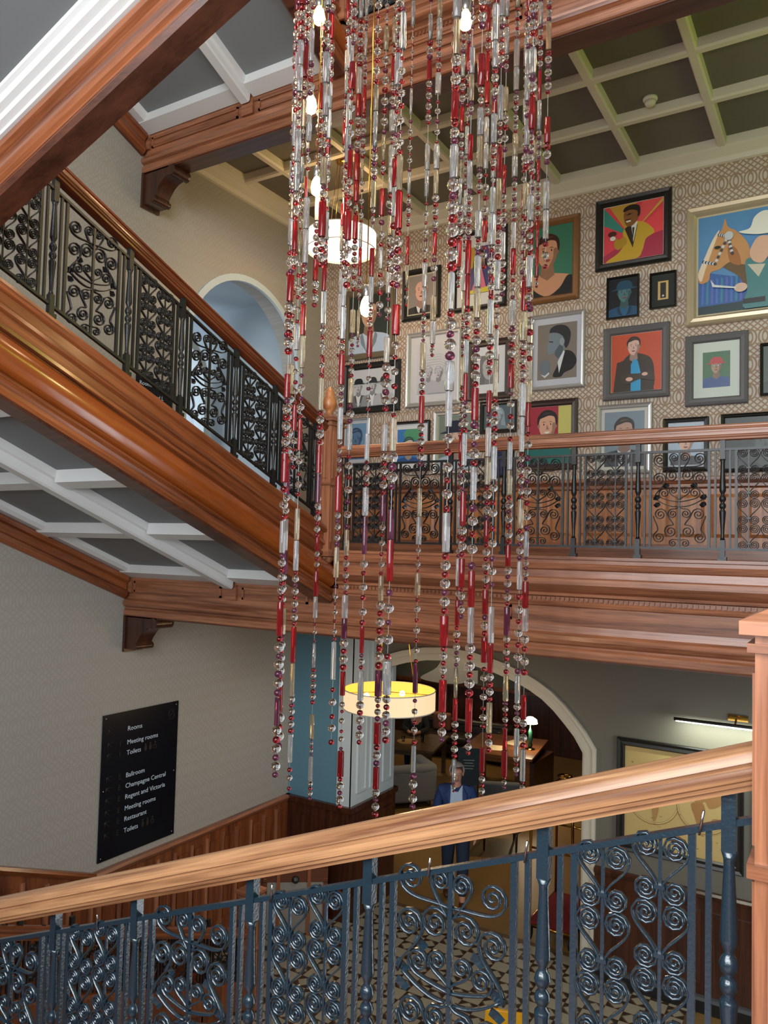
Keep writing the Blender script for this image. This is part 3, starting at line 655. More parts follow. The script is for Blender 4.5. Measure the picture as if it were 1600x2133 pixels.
# ================================================================== NEWELS
def newel(x, y, z0, z1, hw, label, fin=True, drop=False):
    t = thing('newel_post', label, 'newel post', (x, y, z0))
    MB().box(x-hw, x+hw, y-hw, y+hw, z0, z1-.05).build('shaft', M_['woodZ'], t)
    c = MB(); c.box(x-hw-.015, x+hw+.015, y-hw-.015, y+hw+.015, z1-.09, z1-.07); c.box(x-hw-.03, x+hw+.03, y-hw-.03, y+hw+.03, z1-.05, z1-.02)
    a = hw+.03; b = hw*.5
    c.add([(x-a, y-a, z1-.02), (x+a, y-a, z1-.02), (x+a, y+a, z1-.02), (x-a, y+a, z1-.02), (x-b, y-b, z1+.02), (x+b, y-b, z1+.02), (x+b, y+b, z1+.02), (x-b, y+b, z1+.02)],
          [(0, 1, 5, 4), (1, 2, 6, 5), (2, 3, 7, 6), (3, 0, 4, 7), (4, 5, 6, 7), (3, 2, 1, 0)])
    c.build('cap', M_['woodX'], t)
    for (s0, s1) in ((z0+.12, (z0+z1)/2-.02), ((z0+z1)/2+.06, z1-.14)):
        for k in (-1, 0, 1):
            for ax in range(4):
                m = MB(); q = hw*.55*k; r = hw*.2
                if ax == 0: m.box(x+q-r, x+q+r, y-hw-.008, y-hw, s0, s1)
                elif ax == 1: m.box(x+hw, x+hw+.008, y+q-r, y+q+r, s0, s1)
                elif ax == 2: m.box(x-hw-.008, x-hw, y+q-r, y+q+r, s0, s1)
                else: continue
                m.build('flute_fillet', M_['woodZ'], t)
    zm = (z0+z1)/2
    MB().box(x-hw-.015, x+hw+.015, y-hw-.015, y+hw+.015, zm, zm+.03).build('band', M_['woodX'], t); MB().box(x-hw-.02, x+hw+.02, y-hw-.02, y+hw+.02, z0, z0+.06).build('plinth', M_['woodX'], t)
    if fin: MB().lathe([(.02, 0), (.035, .015), (.03, .03), (.055, .06), (.068, .095), (.06, .13), (.045, .165), (.045, .19), (.03, .23), (.008, .25)] if fin == 1 else [(.03, 0), (.05, .01), (.055, .04), (.048, .07), (.03, .09), (.005, .095)], 16, (x, y, z1+.015)).build('finial', M_['panel'], t)
    if drop: MB().lathe([(.01, -.25), (.05, -.2), (.075, -.12), (.05, -.06), (.09, -.02), (.09, 0)], 12, (x, y, z0)).build('drop_pendant', M_['woodZ'], t)
    return t
newel(-3.885, 5.45, 4.62, 5.82, .098, 'wooden newel post with acorn finial where gallery and left flight meet', 1, True)
newel(-.085, 2.04, 3.40, 4.57, .105, 'plain capped newel post at the top of the foreground handrail', 0)
newel(-5.29, 6.29, 0, 1.2, .085, 'orange lit newel post with button finial on the hall floor beside the trunk', 2)
newel(-3.885, 5.45, 4.62+H, 5.82+H, .098, 'newel post of the upper landing overhead', 1, True)

# ================================================================== PICTURES
m, nt, b = nmat('painted_picture'); at = nt.nodes.new('ShaderNodeAttribute'); at.attribute_name = 'Col'
nt.links.new(at.outputs['Color'], b.inputs['Base Color']); b.inputs['Roughness'].default_value = .35; M_['paint'] = m
def smooth(pts, k=5):
    n = len(pts); o = []
    for i in range(n):
        p0, p1, p2, p3 = (Vector(pts[(i+j) % n]) for j in (-1, 0, 1, 2))
        for q in range(k):
            t = q/k
            o.append(tuple(.5*((2*p1)+(p2-p0)*t+(2*p0-5*p1+4*p2-p3)*t*t+(3*p1-p0-3*p2+p3)*t**3)))
    return o
class Art:
    """flat print: stacked colour shapes in picture units, u across and v up, in picture heights"""
    def __init__(s, asp): s.a = asp; s.L = []
    def poly(s, pts, c, sm=False): s.L.append((smooth(pts) if sm else pts, srgb(*c))); return s
    def ell(s, x, y, rx, ry, c, rot=0, n=20):
        return s.poly([(x+rx*cos(t)*cos(rot)-ry*sin(t)*sin(rot), y+rx*cos(t)*sin(rot)+ry*sin(t)*cos(rot)) for t in [2*pi*i/n for i in range(n)]], c)
    def bg(s, c): return s.poly([(0, 0), (s.a, 0), (s.a, 1), (0, 1)], c)
    def bust(s, cx, cy, k, skin, hair, coat, shirt=None, tie=None, turn=0, long=False, hat=None, smile=False, glasses=False, dress=False):
        dk = tuple(int(c*.72) for c in skin); lt = tuple(min(255, int(c*1.12)) for c in skin)
        if long: s.poly([(cx-.62*k, cy-.9*k), (cx-.5*k, cy+.2*k), (cx-.3*k, cy+.62*k), (cx+.1*k, cy+.68*k), (cx+.45*k, cy+.4*k), (cx+.55*k, cy-.3*k), (cx+.6*k, cy-.9*k), (cx, cy-.7*k)], hair, True)
        sh = cy-.78*k
        s.poly([(cx-1.1*k, -.3), (cx-1.08*k, sh-.45*k), (cx-.85*k, sh-.12*k), (cx-.3*k, sh+.02*k), (cx, sh+.05*k), (cx+.3*k, sh+.02*k), (cx+.85*k, sh-.12*k), (cx+1.08*k, sh-.45*k), (cx+1.1*k, -.3)], skin if dress else coat, True)
        if dress: s.poly([(cx-1.05*k, -.3), (cx-1.05*k, sh-.35*k), (cx-.7*k, sh-.1*k), (cx-.45*k, sh-.5*k), (cx, sh-.75*k), (cx+.45*k, sh-.5*k), (cx+.75*k, sh-.1*k), (cx+1.08*k, sh-.4*k), (cx+1.1*k, -.3)], coat, True)
        s.poly([(cx-.2*k, cy-.3*k), (cx+.2*k, cy-.3*k), (cx+.26*k, sh-.02*k), (cx, sh-.2*k), (cx-.26*k, sh-.02*k)], dk)
        if shirt:
            s.poly([(cx-.3*k, sh+.04*k), (cx, sh-.16*k), (cx+.3*k, sh+.04*k), (cx+.22*k, sh-.8*k), (cx, -.3), (cx-.22*k, sh-.8*k)], shirt)
            d2 = tuple(int(c*.7) for c in coat)
            for q in (-1, 1): s.poly([(cx+q*.3*k, sh+.05*k), (cx+q*.42*k, sh-.1*k), (cx+q*.36*k, sh-.4*k), (cx+q*.08*k, sh-1.0*k), (cx+q*.2*k, sh-.3*k)], d2)
        if tie: s.poly([(cx-.06*k, sh-.14*k), (cx+.06*k, sh-.14*k), (cx+.1*k, sh-.9*k), (cx, sh-1.1*k), (cx-.1*k, sh-.9*k)], tie)
        s.poly([(cx-.36*k, cy+.15*k), (cx-.33*k, cy-.2*k), (cx-.18*k, cy-.45*k), (cx, cy-.52*k), (cx+.18*k, cy-.45*k), (cx+.33*k, cy-.2*k), (cx+.36*k, cy+.15*k), (cx+.25*k, cy+.42*k), (cx, cy+.5*k), (cx-.25*k, cy+.42*k)], skin, True)
        s.poly([(cx+.36*k, cy+.1*k), (cx+.33*k, cy-.2*k), (cx+.18*k, cy-.45*k), (cx+.05*k, cy-.5*k), (cx+.2*k, cy-.2*k), (cx+.22*k, cy+.1*k)], dk, True)
        for q in (-1, 1): s.ell(cx+q*.37*k, cy, .05*k, .1*k, dk, n=10)
        if hair and not hat:
            s.poly([(cx-.41*k, cy+.05*k), (cx-.42*k, cy+.35*k), (cx-.2*k, cy+.62*k), (cx+.1*k, cy+.66*k), (cx+.36*k, cy+.5*k), (cx+.43*k, cy+.25*k), (cx+.4*k, cy+.02*k), (cx+.35*k, cy+.14*k), (cx+.3*k, cy+.36*k), (cx+.08*k, cy+.43*k), (cx-.16*k, cy+.36*k), (cx-.31*k, cy+.3*k), (cx-.36*k, cy+.14*k)], hair, True)
            s.poly([(cx-.22*k, cy+.46*k), (cx-.05*k, cy+.56*k), (cx+.2*k, cy+.55*k), (cx+.04*k, cy+.5*k)], tuple(min(255, int(c*1.35+14)) for c in hair), True)
        if hat:
            s.poly([(cx-.75*k, cy+.2*k), (cx-.3*k, cy+.32*k), (cx+.3*k, cy+.34*k), (cx+.72*k, cy+.26*k), (cx+.4*k, cy+.2*k), (cx, cy+.22*k)], hat, True)
            s.poly([(cx-.4*k, cy+.28*k), (cx-.33*k, cy+.65*k), (cx, cy+.74*k), (cx+.34*k, cy+.66*k), (cx+.42*k, cy+.3*k)], hat, True)
        e = turn*.06*k
        for q in (-1, 1):
            s.ell(cx+q*.15*k+e, cy+.07*k, .07*k, .035*k, lt, n=10); s.ell(cx+q*.15*k+e, cy+.07*k, .032*k, .035*k, (30, 24, 22), n=8)
            s.poly([(cx+q*.24*k+e, cy+.14*k), (cx+q*.15*k+e, cy+.19*k), (cx+q*.05*k+e, cy+.15*k), (cx+q*.15*k+e, cy+.165*k)], tuple(int(c*.35) for c in skin))
            if glasses: s.poly([(cx+q*.15*k+.1*k*cos(t), cy+.07*k+.09*k*sin(t)) for t in [2*pi*i/12 for i in range(12)]], (60, 60, 62)); s.ell(cx+q*.15*k, cy+.07*k, .08*k, .07*k, (190, 195, 200), n=10)
        s.poly([(cx+e, cy+.06*k), (cx+e+.07*k, cy-.13*k), (cx+e-.05*k, cy-.14*k)], dk)
        s.poly([(cx+e-.13*k, cy-.25*k), (cx+e, cy-.24*k), (cx+e+.13*k, cy-.25*k), (cx+e+.05*k, cy-.32*k), (cx+e-.05*k, cy-.32*k)], (235, 228, 220) if smile else (150, 72, 66))
        return s
    def mesh(s, x0, z0, h, y, name):
        v = []; f = []; cols = []
        for i, (pts, c) in enumerate(s.L):
            n0 = len(v); yy = y-.0006*i
            q = [(min(max(p[0], 0), s.a), min(max(p[1], 0), 1)) for p in pts]
            v += [(x0+p[0]*h, yy, z0+p[1]*h) for p in q]; f.append(list(range(n0, n0+len(q)))); cols.append(c)
        me = bpy.data.meshes.new(name); me.from_pydata(v, [], f)
        ca = me.color_attributes.new('Col', 'FLOAT_COLOR', 'CORNER'); k = 0
        for p, c in zip(me.polygons, cols):
            for _ in p.vertices: ca.data[k].color = c; k += 1
        bm = bmesh.new(); bm.from_mesh(me); bmesh.ops.triangulate(bm, faces=bm.faces)
        for fc in bm.faces:
            if fc.normal.y > 0: fc.normal_flip()
        bm.to_mesh(me); bm.free(); return me
def frame_mesh(x0, x1, z0, z1, fw_, dp, y):
    prof = [(0, 0), (0, -dp*.8), (fw_*.12, -dp), (fw_*.45, -dp*.75), (fw_*.8, -dp*.85), (fw_, -dp*.45), (fw_, 0)]
    m = MB(); vs = []; n = len(prof)
    for i, (cx, cz, sx, sz) in enumerate(((x0, z0, 1, 1), (x1, z0, -1, 1), (x1, z1, -1, -1), (x0, z1, 1, -1))):
        for a, d in prof: vs.append((cx+sx*a, y+d, cz+sz*a))
    fs = []
    for i in range(4):
        j = (i+1) % 4
        for k in range(n-1): fs.append((i*n+k, i*n+k+1, j*n+k+1, j*n+k))
        fs.append((i*n+n-1, i*n, j*n, j*n+n-1))
    return m.add(vs, fs)
fm = {k: plain('frame_'+k, srgb(*c), r, me) for k, c, r, me in (('black', (34, 32, 30), .35, 0), ('gold', (178, 140, 84), .32, .6), ('silver', (196, 194, 190), .3, .5), ('brown', (134, 92, 54), .4, .2), ('grey', (100, 98, 100), .5, 0), ('pale', (208, 190, 160), .3, .4), ('umber', (60, 44, 40), .4, 0), ('bronze', (120, 108, 88), .4, .2))}
def picture(label, rect, frame, fw_, matc, mw, draw, dp=.045, group='framed portraits on the gallery wall', y=YW, cat='picture', nm='framed_picture'):
    x0, x1, z0, z1 = rect
    t = thing(nm, label, cat, ((x0+x1)/2, y-.001, z0), group)
    frame_mesh(x0, x1, z0, z1, fw_, dp, y-.001).build('frame', fm[frame], t)
    a0, a1, b0, b1 = x0+fw_*.9, x1-fw_*.9, z0+fw_*.9, z1-fw_*.9
    MB().box(a0, a1, y-.012, y-.002, b0, b1).build('mat_board', plain('mat_board', srgb(*matc), .7), t)
    mw_ = mw if isinstance(mw, tuple) else (mw,)*2
    c0, c1, d0, d1 = a0+mw_[0], a1-mw_[0], b0+mw_[1], b1-mw_[1]
    A = Art((c1-c0)/(d1-d0)); draw(A)
    link('print', A.mesh(c0, d0, d1-d0, y-.0135, 'print'), M_['paint'], t)
    return t
SK = (214, 164, 132)
def d_sammy(A):
    A.bg((226, 74, 84)); a = A.a
    for i, c in enumerate(((62, 142, 128), (214, 170, 70), (226, 74, 84), (198, 154, 60), (235, 90, 92), (62, 142, 128), (214, 170, 70), (240, 80, 86))):
        t0, t1 = radians(170-i*22), radians(152-i*22)
        A.poly([(a*.45, .42), (a*.45+1.5*cos(t0), .42+1.5*sin(t0)), (a*.45+1.5*cos(t1), .42+1.5*sin(t1))], c)
    A.poly([(0, 0), (0, .12), (a*.3, .28), (a, .42), (a, 0)], (176, 56, 80))
    A.poly([(.05*a, 0), (.25*a, .14), (.36*a, .3), (.33*a, .5), (.42*a, .62), (.55*a, .66), (.72*a, .6), (.86*a, .42), (.72*a, .32), (.66*a, .12), (.55*a, 0)], (206, 166, 54), True)
    A.poly([(.18*a, .3), (.25*a, .2), (.4*a, .3), (.36*a, .42), (.26*a, .38), (.22*a, .42)], (180, 142, 44), True)
    A.poly([(.36*a, .56), (.5*a, .2), (.58*a, .6), (.48*a, .64)], (56, 44, 34)); A.poly([(.47*a, .62), (.51*a, .3), (.58*a, .66)], (232, 230, 222)); A.poly([(.49*a, .56), (.5*a, .3), (.53*a, .56)], (70, 66, 50))
    A.ell(.15*a, .5, .075, .05, (84, 40, 36)); A.ell(.16*a, .42, .05, .04, (224, 220, 214))
    A.poly([(.36*a, .86), (.35*a, .72), (.40*a, .6), (.5*a, .6), (.58*a, .7), (.6*a, .86), (.5*a, .93)], (140, 92, 50), True)
    A.poly([(.34*a, .86), (.37*a, .94), (.5*a, .97), (.61*a, .92), (.62*a, .78), (.58*a, .74), (.57*a, .84), (.46*a, .88)], (44, 34, 28), True)
    A.poly([(.36*a, .83), (.41*a, .80), (.44*a, .83), (.46*a, .81), (.53*a, .83), (.46*a, .795), (.41*a, .785)], (50, 36, 26)); A.poly([(.38*a, .69), (.46*a, .70), (.47*a, .67), (.40*a, .66)], (236, 226, 210)); A.poly([(.37*a, .71), (.47*a, .72), (.46*a, .70), (.38*a, .695)], (50, 34, 24))
def d_horse(A):
    A.bg((92, 146, 196)); a = A.a
    A.poly([(0, 0), (0, .45), (.3*a, .36), (a*.6, .3), (a, .4), (a, 0)], (58, 100, 170)); A.poly([(0, .08), (a, .1), (a, 0), (0, 0)], (30, 58, 60))
    for i in range(9): A.poly([(.03*a+i*.045*a, .1), (.05*a+i*.045*a, .1), (.055*a+i*.045*a, .34), (.035*a+i*.045*a, .36)], [(80, 120, 200), (64, 140, 170), (96, 110, 190)][i % 3])
    A.poly([(.22*a, .48), (.34*a, .56), (.5*a, .5), (.6*a, .3), (.48*a, .16), (.38*a, .34)], (110, 84, 44), True)
    A.poly([(.0*a, .42), (.06*a, .58), (.14*a, .76), (.22*a, .84), (.25*a, .95), (.28*a, .86), (.36*a, .8), (.46*a, .66), (.5*a, .46), (.4*a, .46), (.3*a, .5), (.2*a, .44), (.12*a, .42), (.1*a, .34), (.02*a, .32)], (206, 150, 92), True)
    A.poly([(.0*a, .42), (.06*a, .58), (.14*a, .76), (.2*a, .84), (.13*a, .64), (.07*a, .46), (.03*a, .34)], (240, 218, 188), True)
    A.poly([(.3*a, .5), (.4*a, .46), (.36*a, .62), (.28*a, .66)], (176, 112, 58), True)
    for p, q in (((.05*a, .54), (.16*a, .5)), ((.16*a, .5), (.28*a, .76)), ((.2*a, .79), (.28*a, .76)), ((.28*a, .76), (.32*a, .58))):
        for i in range(9): A.ell(p[0]+(q[0]-p[0])*i/8, p[1]+(q[1]-p[1])*i/8, .016, .016, (214, 218, 222) if i % 2 else (70, 70, 74), n=8)
    A.ell(.29*a, .76, .04, .045, (200, 204, 206)); A.ell(.185*a, .66, .03, .015, (40, 30, 26))
    A.poly([(.44*a, .46), (.5*a, .5), (.62*a, .46), (.8*a, .3), (.85*a, 0), (.44*a, 0), (.46*a, .2)], (72, 132, 136), True); A.poly([(.46*a, .44), (.56*a, .3), (.62*a, .42)], (210, 200, 180))
    A.poly([(.5*a, .62), (.48*a, .54), (.52*a, .46), (.6*a, .44), (.66*a, .54), (.66*a, .68), (.56*a, .7)], (226, 180, 152), True)
    A.poly([(.38*a, .78), (.48*a, .74), (.62*a, .72), (.8*a, .74), (.72*a, .8), (.7*a, .92), (.6*a, .95), (.52*a, .9), (.48*a, .8)], (238, 236, 226), True)
    A.ell(.4*a, .22, .06, .045, (226, 190, 170)); A.poly([(.12*a, .34), (.16*a, .28), (.36*a, .23), (.36*a, .215), (.14*a, .26)], (220, 226, 222))
    A.poly([(.42*a, .10), (.62*a, .10), (.62*a, .05), (.42*a, .05)], (40, 40, 34))
def d_profile(A):
    a = A.a; A.bg((132, 122, 114))
    A.poly([(.4*a, .05), (.5*a, .22), (.62*a, .42), (.72*a, .5), (.9*a, .45), (a, .3), (.9*a, .16), (.7*a, .1), (.6*a, .03)], (28, 28, 32), True)
    A.poly([(.56*a, .1), (.52*a, .3), (.66*a, .5), (.7*a, .48)], (222, 226, 232))
    A.poly([(.3*a, .82), (.29*a, .7), (.24*a, .6), (.27*a, .57), (.26*a, .52), (.3*a, .45), (.44*a, .46), (.54*a, .36), (.66*a, .5), (.72*a, .66), (.7*a, .8), (.5*a, .9)], (122, 136, 146), True)
    A.poly([(.44*a, .46), (.54*a, .37), (.66*a, .5), (.6*a, .62), (.5*a, .55)], (84, 96, 106), True)
    A.poly([(.31*a, .84), (.34*a, .92), (.5*a, .97), (.72*a, .94), (.84*a, .82), (.82*a, .66), (.74*a, .54), (.68*a, .6), (.66*a, .74), (.52*a, .82), (.38*a, .84)], (44, 46, 50), True)
    A.ell(.63*a, .66, .045, .07, (150, 160, 168)); A.poly([(.3*a, .67), (.4*a, .66), (.4*a, .68), (.3*a, .69)], (40, 44, 50))
    A.poly([(.05*a, .24), (.12*a, .34), (.24*a, .36), (.32*a, .26), (.28*a, .12), (.2*a, .06), (.1*a, .14)], (110, 122, 132), True); A.poly([(.09*a, .1), (.2*a, .03), (.32*a, .1), (.3*a, .13), (.2*a, .07)], (214, 220, 226))
def d_orange(A):
    a = A.a; A.bg((206, 84, 48)); A.poly([(.25*a, 0), (.17*a, .3), (.22*a, .52), (.4*a, .66), (.6*a, .64), (.8*a, .54), (.86*a, .3), (.8*a, 0)], (58, 46, 34), True)
    A.bust(.45*a, .77, .27, (232, 190, 176), (54, 36, 28), (58, 46, 34))
    A.poly([(.40*a, 0), (.40*a, .46), (.46*a, .56), (.54*a, .52), (.60*a, .3), (.6*a, 0)], (52, 160, 214))
    A.poly([(.2*a, .24), (.3*a, .12), (.6*a, .2), (.86*a, .16), (.82*a, .32), (.6*a, .3), (.3*a, .3)], (66, 54, 40), True); A.ell(.37*a, .21, .06, .035, (228, 184, 168)); A.ell(.68*a, .28, .05, .03, (228, 184, 168))
def d_cow(A):
    a = A.a; A.bg((206, 210, 214))
    for x, c, hcol in ((.2, (120, 122, 126), (40, 40, 44)), (.52, (150, 154, 158), (54, 54, 58)), (.8, (186, 188, 192), (60, 60, 64))): A.bust(x*a, .55, .3, (200, 202, 206), (40, 40, 44), c, (232, 232, 236), None, hat=hcol)
def d_sketch(A):
    a = A.a; A.bg((206, 206, 210))
    for i in range(5): A.poly([(.1*a, .7-.05*i), (.3*a, .78-.05*i), (.7*a, .78-.05*i), (.9*a, .7-.05*i), (.9*a, .69-.05*i), (.7*a, .77-.05*i), (.3*a, .77-.05*i), (.1*a, .69-.05*i)], (178, 178, 184))
    A.bust(.35*a, .42, .2, (196, 196, 200), (170, 170, 176), (184, 184, 190)); A.bust(.66*a, .4, .2, (198, 198, 202), (172, 172, 178), (186, 186, 192))
def d_mono(sk, hr, ct, bgc, **k):
    return lambda A: A.bg(bgc).bust(.5*A.a, .62, k.pop('k', .46) if 'k' in k else .46, sk, hr, ct, **k)
def d_abstract(A):
    a = A.a; A.bg((64, 110, 74)); A.bust(.5*a, .58, .36, (180, 150, 120), None, (54, 84, 140), hat=(190, 60, 60), glasses=True)
def d_toon(A):
    a = A.a; A.bg((70, 130, 196)); A.ell(.6*a, .85, .3, .2, (90, 160, 120)); A.bust(.45*a, .5, .42, (230, 206, 190), (60, 90, 80), (50, 90, 150))
def d_long(A):
    a = A.a; A.bg((92, 76, 128)); A.poly([(0, .5), (.4*a, .6), (.3*a, 1), (0, 1)], (196, 154, 70)); A.bust(.52*a, .74, .26, (190, 136, 108), (40, 26, 26), (60, 66, 120), long=True)
    A.poly([(.2*a, .0), (.45*a, .5), (.6*a, .5), (.8*a, 0)], (220, 110, 140)); A.poly([(.1*a, .06), (.9*a, .12), (.9*a, .0), (.1*a, 0)], (214, 196, 60))
def d_gold(A):
    a = A.a; A.bg((26, 24, 22)); A.poly([(.1*a, .02), (.9*a, .02), (.9*a, .98), (.1*a, .98)], (216, 182, 110)); A.poly([(.28*a, .1), (.72*a, .1), (.72*a, .9), (.28*a, .9)], (40, 34, 28)); A.ell(.5*a, .22, .05, .05, (220, 220, 214))
picture('dark bronze framed portrait of a man in an open pale blue shirt', (-6.095, -5.254, 7.281, 8.266), 'bronze', .09, (226, 224, 218), .01, lambda A: A.bg((50, 60, 56)).bust(.5*A.a, .66, .42, (206, 168, 142), (70, 56, 48), (186, 204, 228), (200, 214, 234), (58, 64, 72)))
picture('black framed portrait of a bald elderly man in a dark suit', (-5.147, -4.582, 7.719, 8.404), 'black', .07, (196, 186, 160), .025, lambda A: A.bg((150, 138, 132)).bust(.5*A.a, .58, .5, (226, 176, 156), None, (58, 58, 60), (228, 228, 226), (30, 30, 32)))
picture('black framed picture of a long haired woman in purple and pink', (-4.407, -3.663, 7.736, 8.766), 'black', .06, (222, 220, 214), (.13, .16), d_long)
picture('brown wood framed portrait of a dark haired woman on green', (-3.451, -2.751, 7.69, 8.71), 'brown', .085, (120, 90, 60), .0, lambda A: A.bg((62, 122, 96)).bust(.42*A.a, .62, .40, (206, 150, 116), (62, 34, 26), (38, 38, 40), dress=True))
picture('black framed sunburst picture of a man in a yellow suit with a cup', (-2.559, -1.716, 7.964, 8.796), 'black', .085, (236, 232, 226), .014, d_sammy)
tx = picture('large gilt framed painting of a pale horse and a rider in white hat', (-1.556, -.25, 7.188, 8.497), 'pale', .1, (206, 190, 158), .03, d_horse, .06)
picture('small black framed dark blue portrait of a man in a cap', (-2.425, -2.06, 7.386, 7.871), 'black', .022, (16, 18, 20), .0, lambda A: A.bg((18, 22, 26)).bust(.55*A.a, .6, .44, (84, 124, 130), (30, 60, 80), (36, 84, 120), (40, 100, 140), hat=(32, 76, 100)))
picture('small dark framed miniature with a narrow gold inner frame', (-1.945, -1.66, 7.441, 7.845), 'black', .02, (40, 44, 40), (.055, .075), d_gold)
picture('silver framed charcoal profile portrait of a man with hand at chin', (-3.35, -2.67, 6.636, 7.552), 'silver', .05, (198, 200, 210), (.055, .08), d_profile)
picture('grey framed picture of a youth in a leather jacket on orange', (-2.452, -1.726, 6.448, 7.28), 'grey', .085, (236, 226, 214), .012, d_orange)
picture('grey framed small picture of a man in a red cap with wide white mat', (-1.562, -.937, 6.315, 7.083), 'grey', .085, (218, 226, 218), (.1, .115), d_abstract)
picture('dark green framed picture at the edge beside the red cap portrait', (-.826, -.403, 6.374, 6.924), 'black', .03, (48, 66, 52), .0, lambda A: A.bg((50, 72, 56)).bust(.5*A.a, .6, .4, (150, 120, 100), (40, 40, 36), (40, 50, 46)))
picture('black framed monochrome picture of three people in hats', (-6.049, -5.151, 6.539, 7.227), 'black', .085, (226, 226, 228), .012, d_cow)
picture('silver framed pale pencil sketch with a wide white mat', (-5.06, -4.26, 6.558, 7.545), 'silver', .06, (214, 212, 214), (.1, .11), d_sketch)
picture('dark umber framed monochrome portrait with wide white mat', (-4.171, -3.582, 6.578, 7.335), 'umber', .085, (222, 224, 226), (.09, .12), lambda A: A.bg((112, 112, 116)).bust(.5*A.a, .52, .7, (178, 178, 180), None, (90, 90, 94)))
picture('pale framed blue picture next to the gallery newel post', (-6.081, -5.597, 5.833, 6.478), 'silver', .03, (200, 204, 212), .05, lambda A: A.bg((120, 160, 196)).bust(.5*A.a, .55, .5, (96, 130, 166), (60, 80, 110), (70, 110, 150)))
picture('black framed bright blue cartoon like portrait behind the handrail', (-5.279, -4.69, 5.721, 6.379), 'black', .035, (226, 228, 228), .07, d_toon)
picture('silver framed portrait of a person in a dark cap behind the handrail', (-4.628, -4.016, 5.67, 6.478), 'silver', .06, (220, 222, 220), .012, lambda A: A.bg((128, 140, 128)).bust(.5*A.a, .58, .44, (226, 190, 170), (40, 40, 60), (186, 200, 216), hat=(36, 40, 64)))
picture('small black framed monochrome picture of a curly haired woman', (-3.983, -3.503, 6.153, 6.553), 'black', .05, (26, 26, 28), .0, lambda A: A.bg((90, 104, 112)).bust(.5*A.a, .55, .5, (170, 186, 194), (150, 166, 174), (120, 136, 144), long=True))
picture('small dark blue picture low behind the iron balusters', (-3.906, -3.527, 5.60, 5.994), 'black', .03, (30, 36, 80), .0, lambda A: A.bg((34, 40, 92)).bust(.5*A.a, .5, .5, (60, 70, 130), (20, 24, 50), (28, 32, 70)))
picture('dark umber framed portrait of a smiling dark haired man on crimson', (-3.458, -2.748, 5.674, 6.512), 'umber', .075, (230, 226, 220), .01, lambda A: A.bg((166, 44, 62)).poly([(.72*A.a, 0), (.72*A.a, 1), (A.a, 1), (A.a, 0)], (206, 200, 110)).bust(.48*A.a, .66, .42, (222, 168, 140), (34, 26, 26), (32, 110, 104), smile=True))
picture('white gilt framed portrait of a man in a grey suit and tie', (-2.519, -1.905, 5.604, 6.398), 'silver', .05, (214, 210, 200), .04, lambda A: A.bg((128, 146, 160)).bust(.5*A.a, .62, .42, (196, 160, 142), (58, 52, 50), (66, 70, 76), (206, 210, 214), (60, 64, 70)))
picture('dark framed small portrait of a fair man behind the handrail', (-1.787, -1.319, 5.608, 6.198), 'black', .05, (206, 214, 222), .03, lambda A: A.bg((176, 198, 220)).bust(.5*A.a, .56, .44, (226, 184, 164), (200, 160, 100), (60, 64, 72)))
picture('black framed dark glassy picture at the end of the lowest row', (-1.2, -.576, 5.588, 6.207), 'black', .04, (34, 40, 38), .0, lambda A: A.bg((40, 50, 46)).bust(.7*A.a, .5, .5, (80, 88, 84), (30, 34, 32), (26, 30, 28)))
# buckle lettering on the horse painting
def text(body, size, M, mat, parent, name='lettering', ext=.0008, align='LEFT'):
    c = bpy.data.curves.new(name, 'FONT'); c.body = body; c.size = size; c.extrude = ext; c.align_x = align; c.resolution_u = 3
    o = bpy.data.objects.new('tmp_text', c); COL.objects.link(o)
    bpy.context.view_layer.update(); dg = bpy.context.evaluated_depsgraph_get()
    me = bpy.data.meshes.new_from_object(o.evaluated_get(dg)); me.materials.clear(); COL.objects.unlink(o); bpy.data.objects.remove(o)
    return link(name, me, mat, parent, M)
MY = Matrix(((1, 0, 0, 0), (0, 0, -1, 0), (0, 1, 0, 0), (0, 0, 0, 1)))      # text facing -Y
MXp = Matrix(((0, 0, 1, 0), (1, 0, 0, 0), (0, 1, 0, 0), (0, 0, 0, 1)))      # text facing +X
text('CR', .09, Matrix.Translation((-.87, YW-.045, 7.36)) @ MY, M_['lettering'], tx)
# map picture on the arch wall and its neighbour
def d_map(A):
    a = A.a; A.bg((196, 170, 112))
    for cx in (.27, .73):
        A.ell(cx*a, .5, .245*a, .245*a, (150, 112, 66), n=40); A.ell(cx*a, .5, .238*a, .238*a, (202, 178, 122), n=40); A.ell(cx*a, .5, .225*a, .225*a, (160, 124, 78), n=40); A.ell(cx*a, .5, .222*a, .222*a, (200, 174, 116), n=40)
    A.poly([(.17*a, .66), (.26*a, .72), (.33*a, .62), (.28*a, .54), (.33*a, .46), (.31*a, .32), (.28*a, .28), (.26*a, .44), (.22*a, .54)], (176, 136, 84), True)
    A.poly([(.6*a, .64), (.72*a, .72), (.86*a, .66), (.88*a, .56), (.78*a, .5), (.74*a, .56), (.68*a, .52)], (172, 130, 82), True)
    A.poly([(.62*a, .52), (.72*a, .54), (.74*a, .44), (.69*a, .3), (.65*a, .4)], (166, 122, 76), True); A.ell(.84*a, .38, .05, .035, (172, 132, 84))
    random.seed(3)
    for i in range(40):
        x, y_ = random.uniform(.03, .97)*a, random.uniform(.04, .96); A.poly([(x, y_), (x+random.uniform(.01, .04), y_+random.uniform(-.012, .012)), (x+.02, y_-.008)], (140, 106, 64))
    A.ell(.5*a, .86, .05, .05, (150, 100, 66)); A.ell(.5*a, .14, .06, .05, (156, 108, 70))
picture('black framed antique double hemisphere map beneath a picture light', (-2.25, -.968, 1.46, 2.68), 'black', .085, (190, 164, 110), .0, d_map, .05, None)
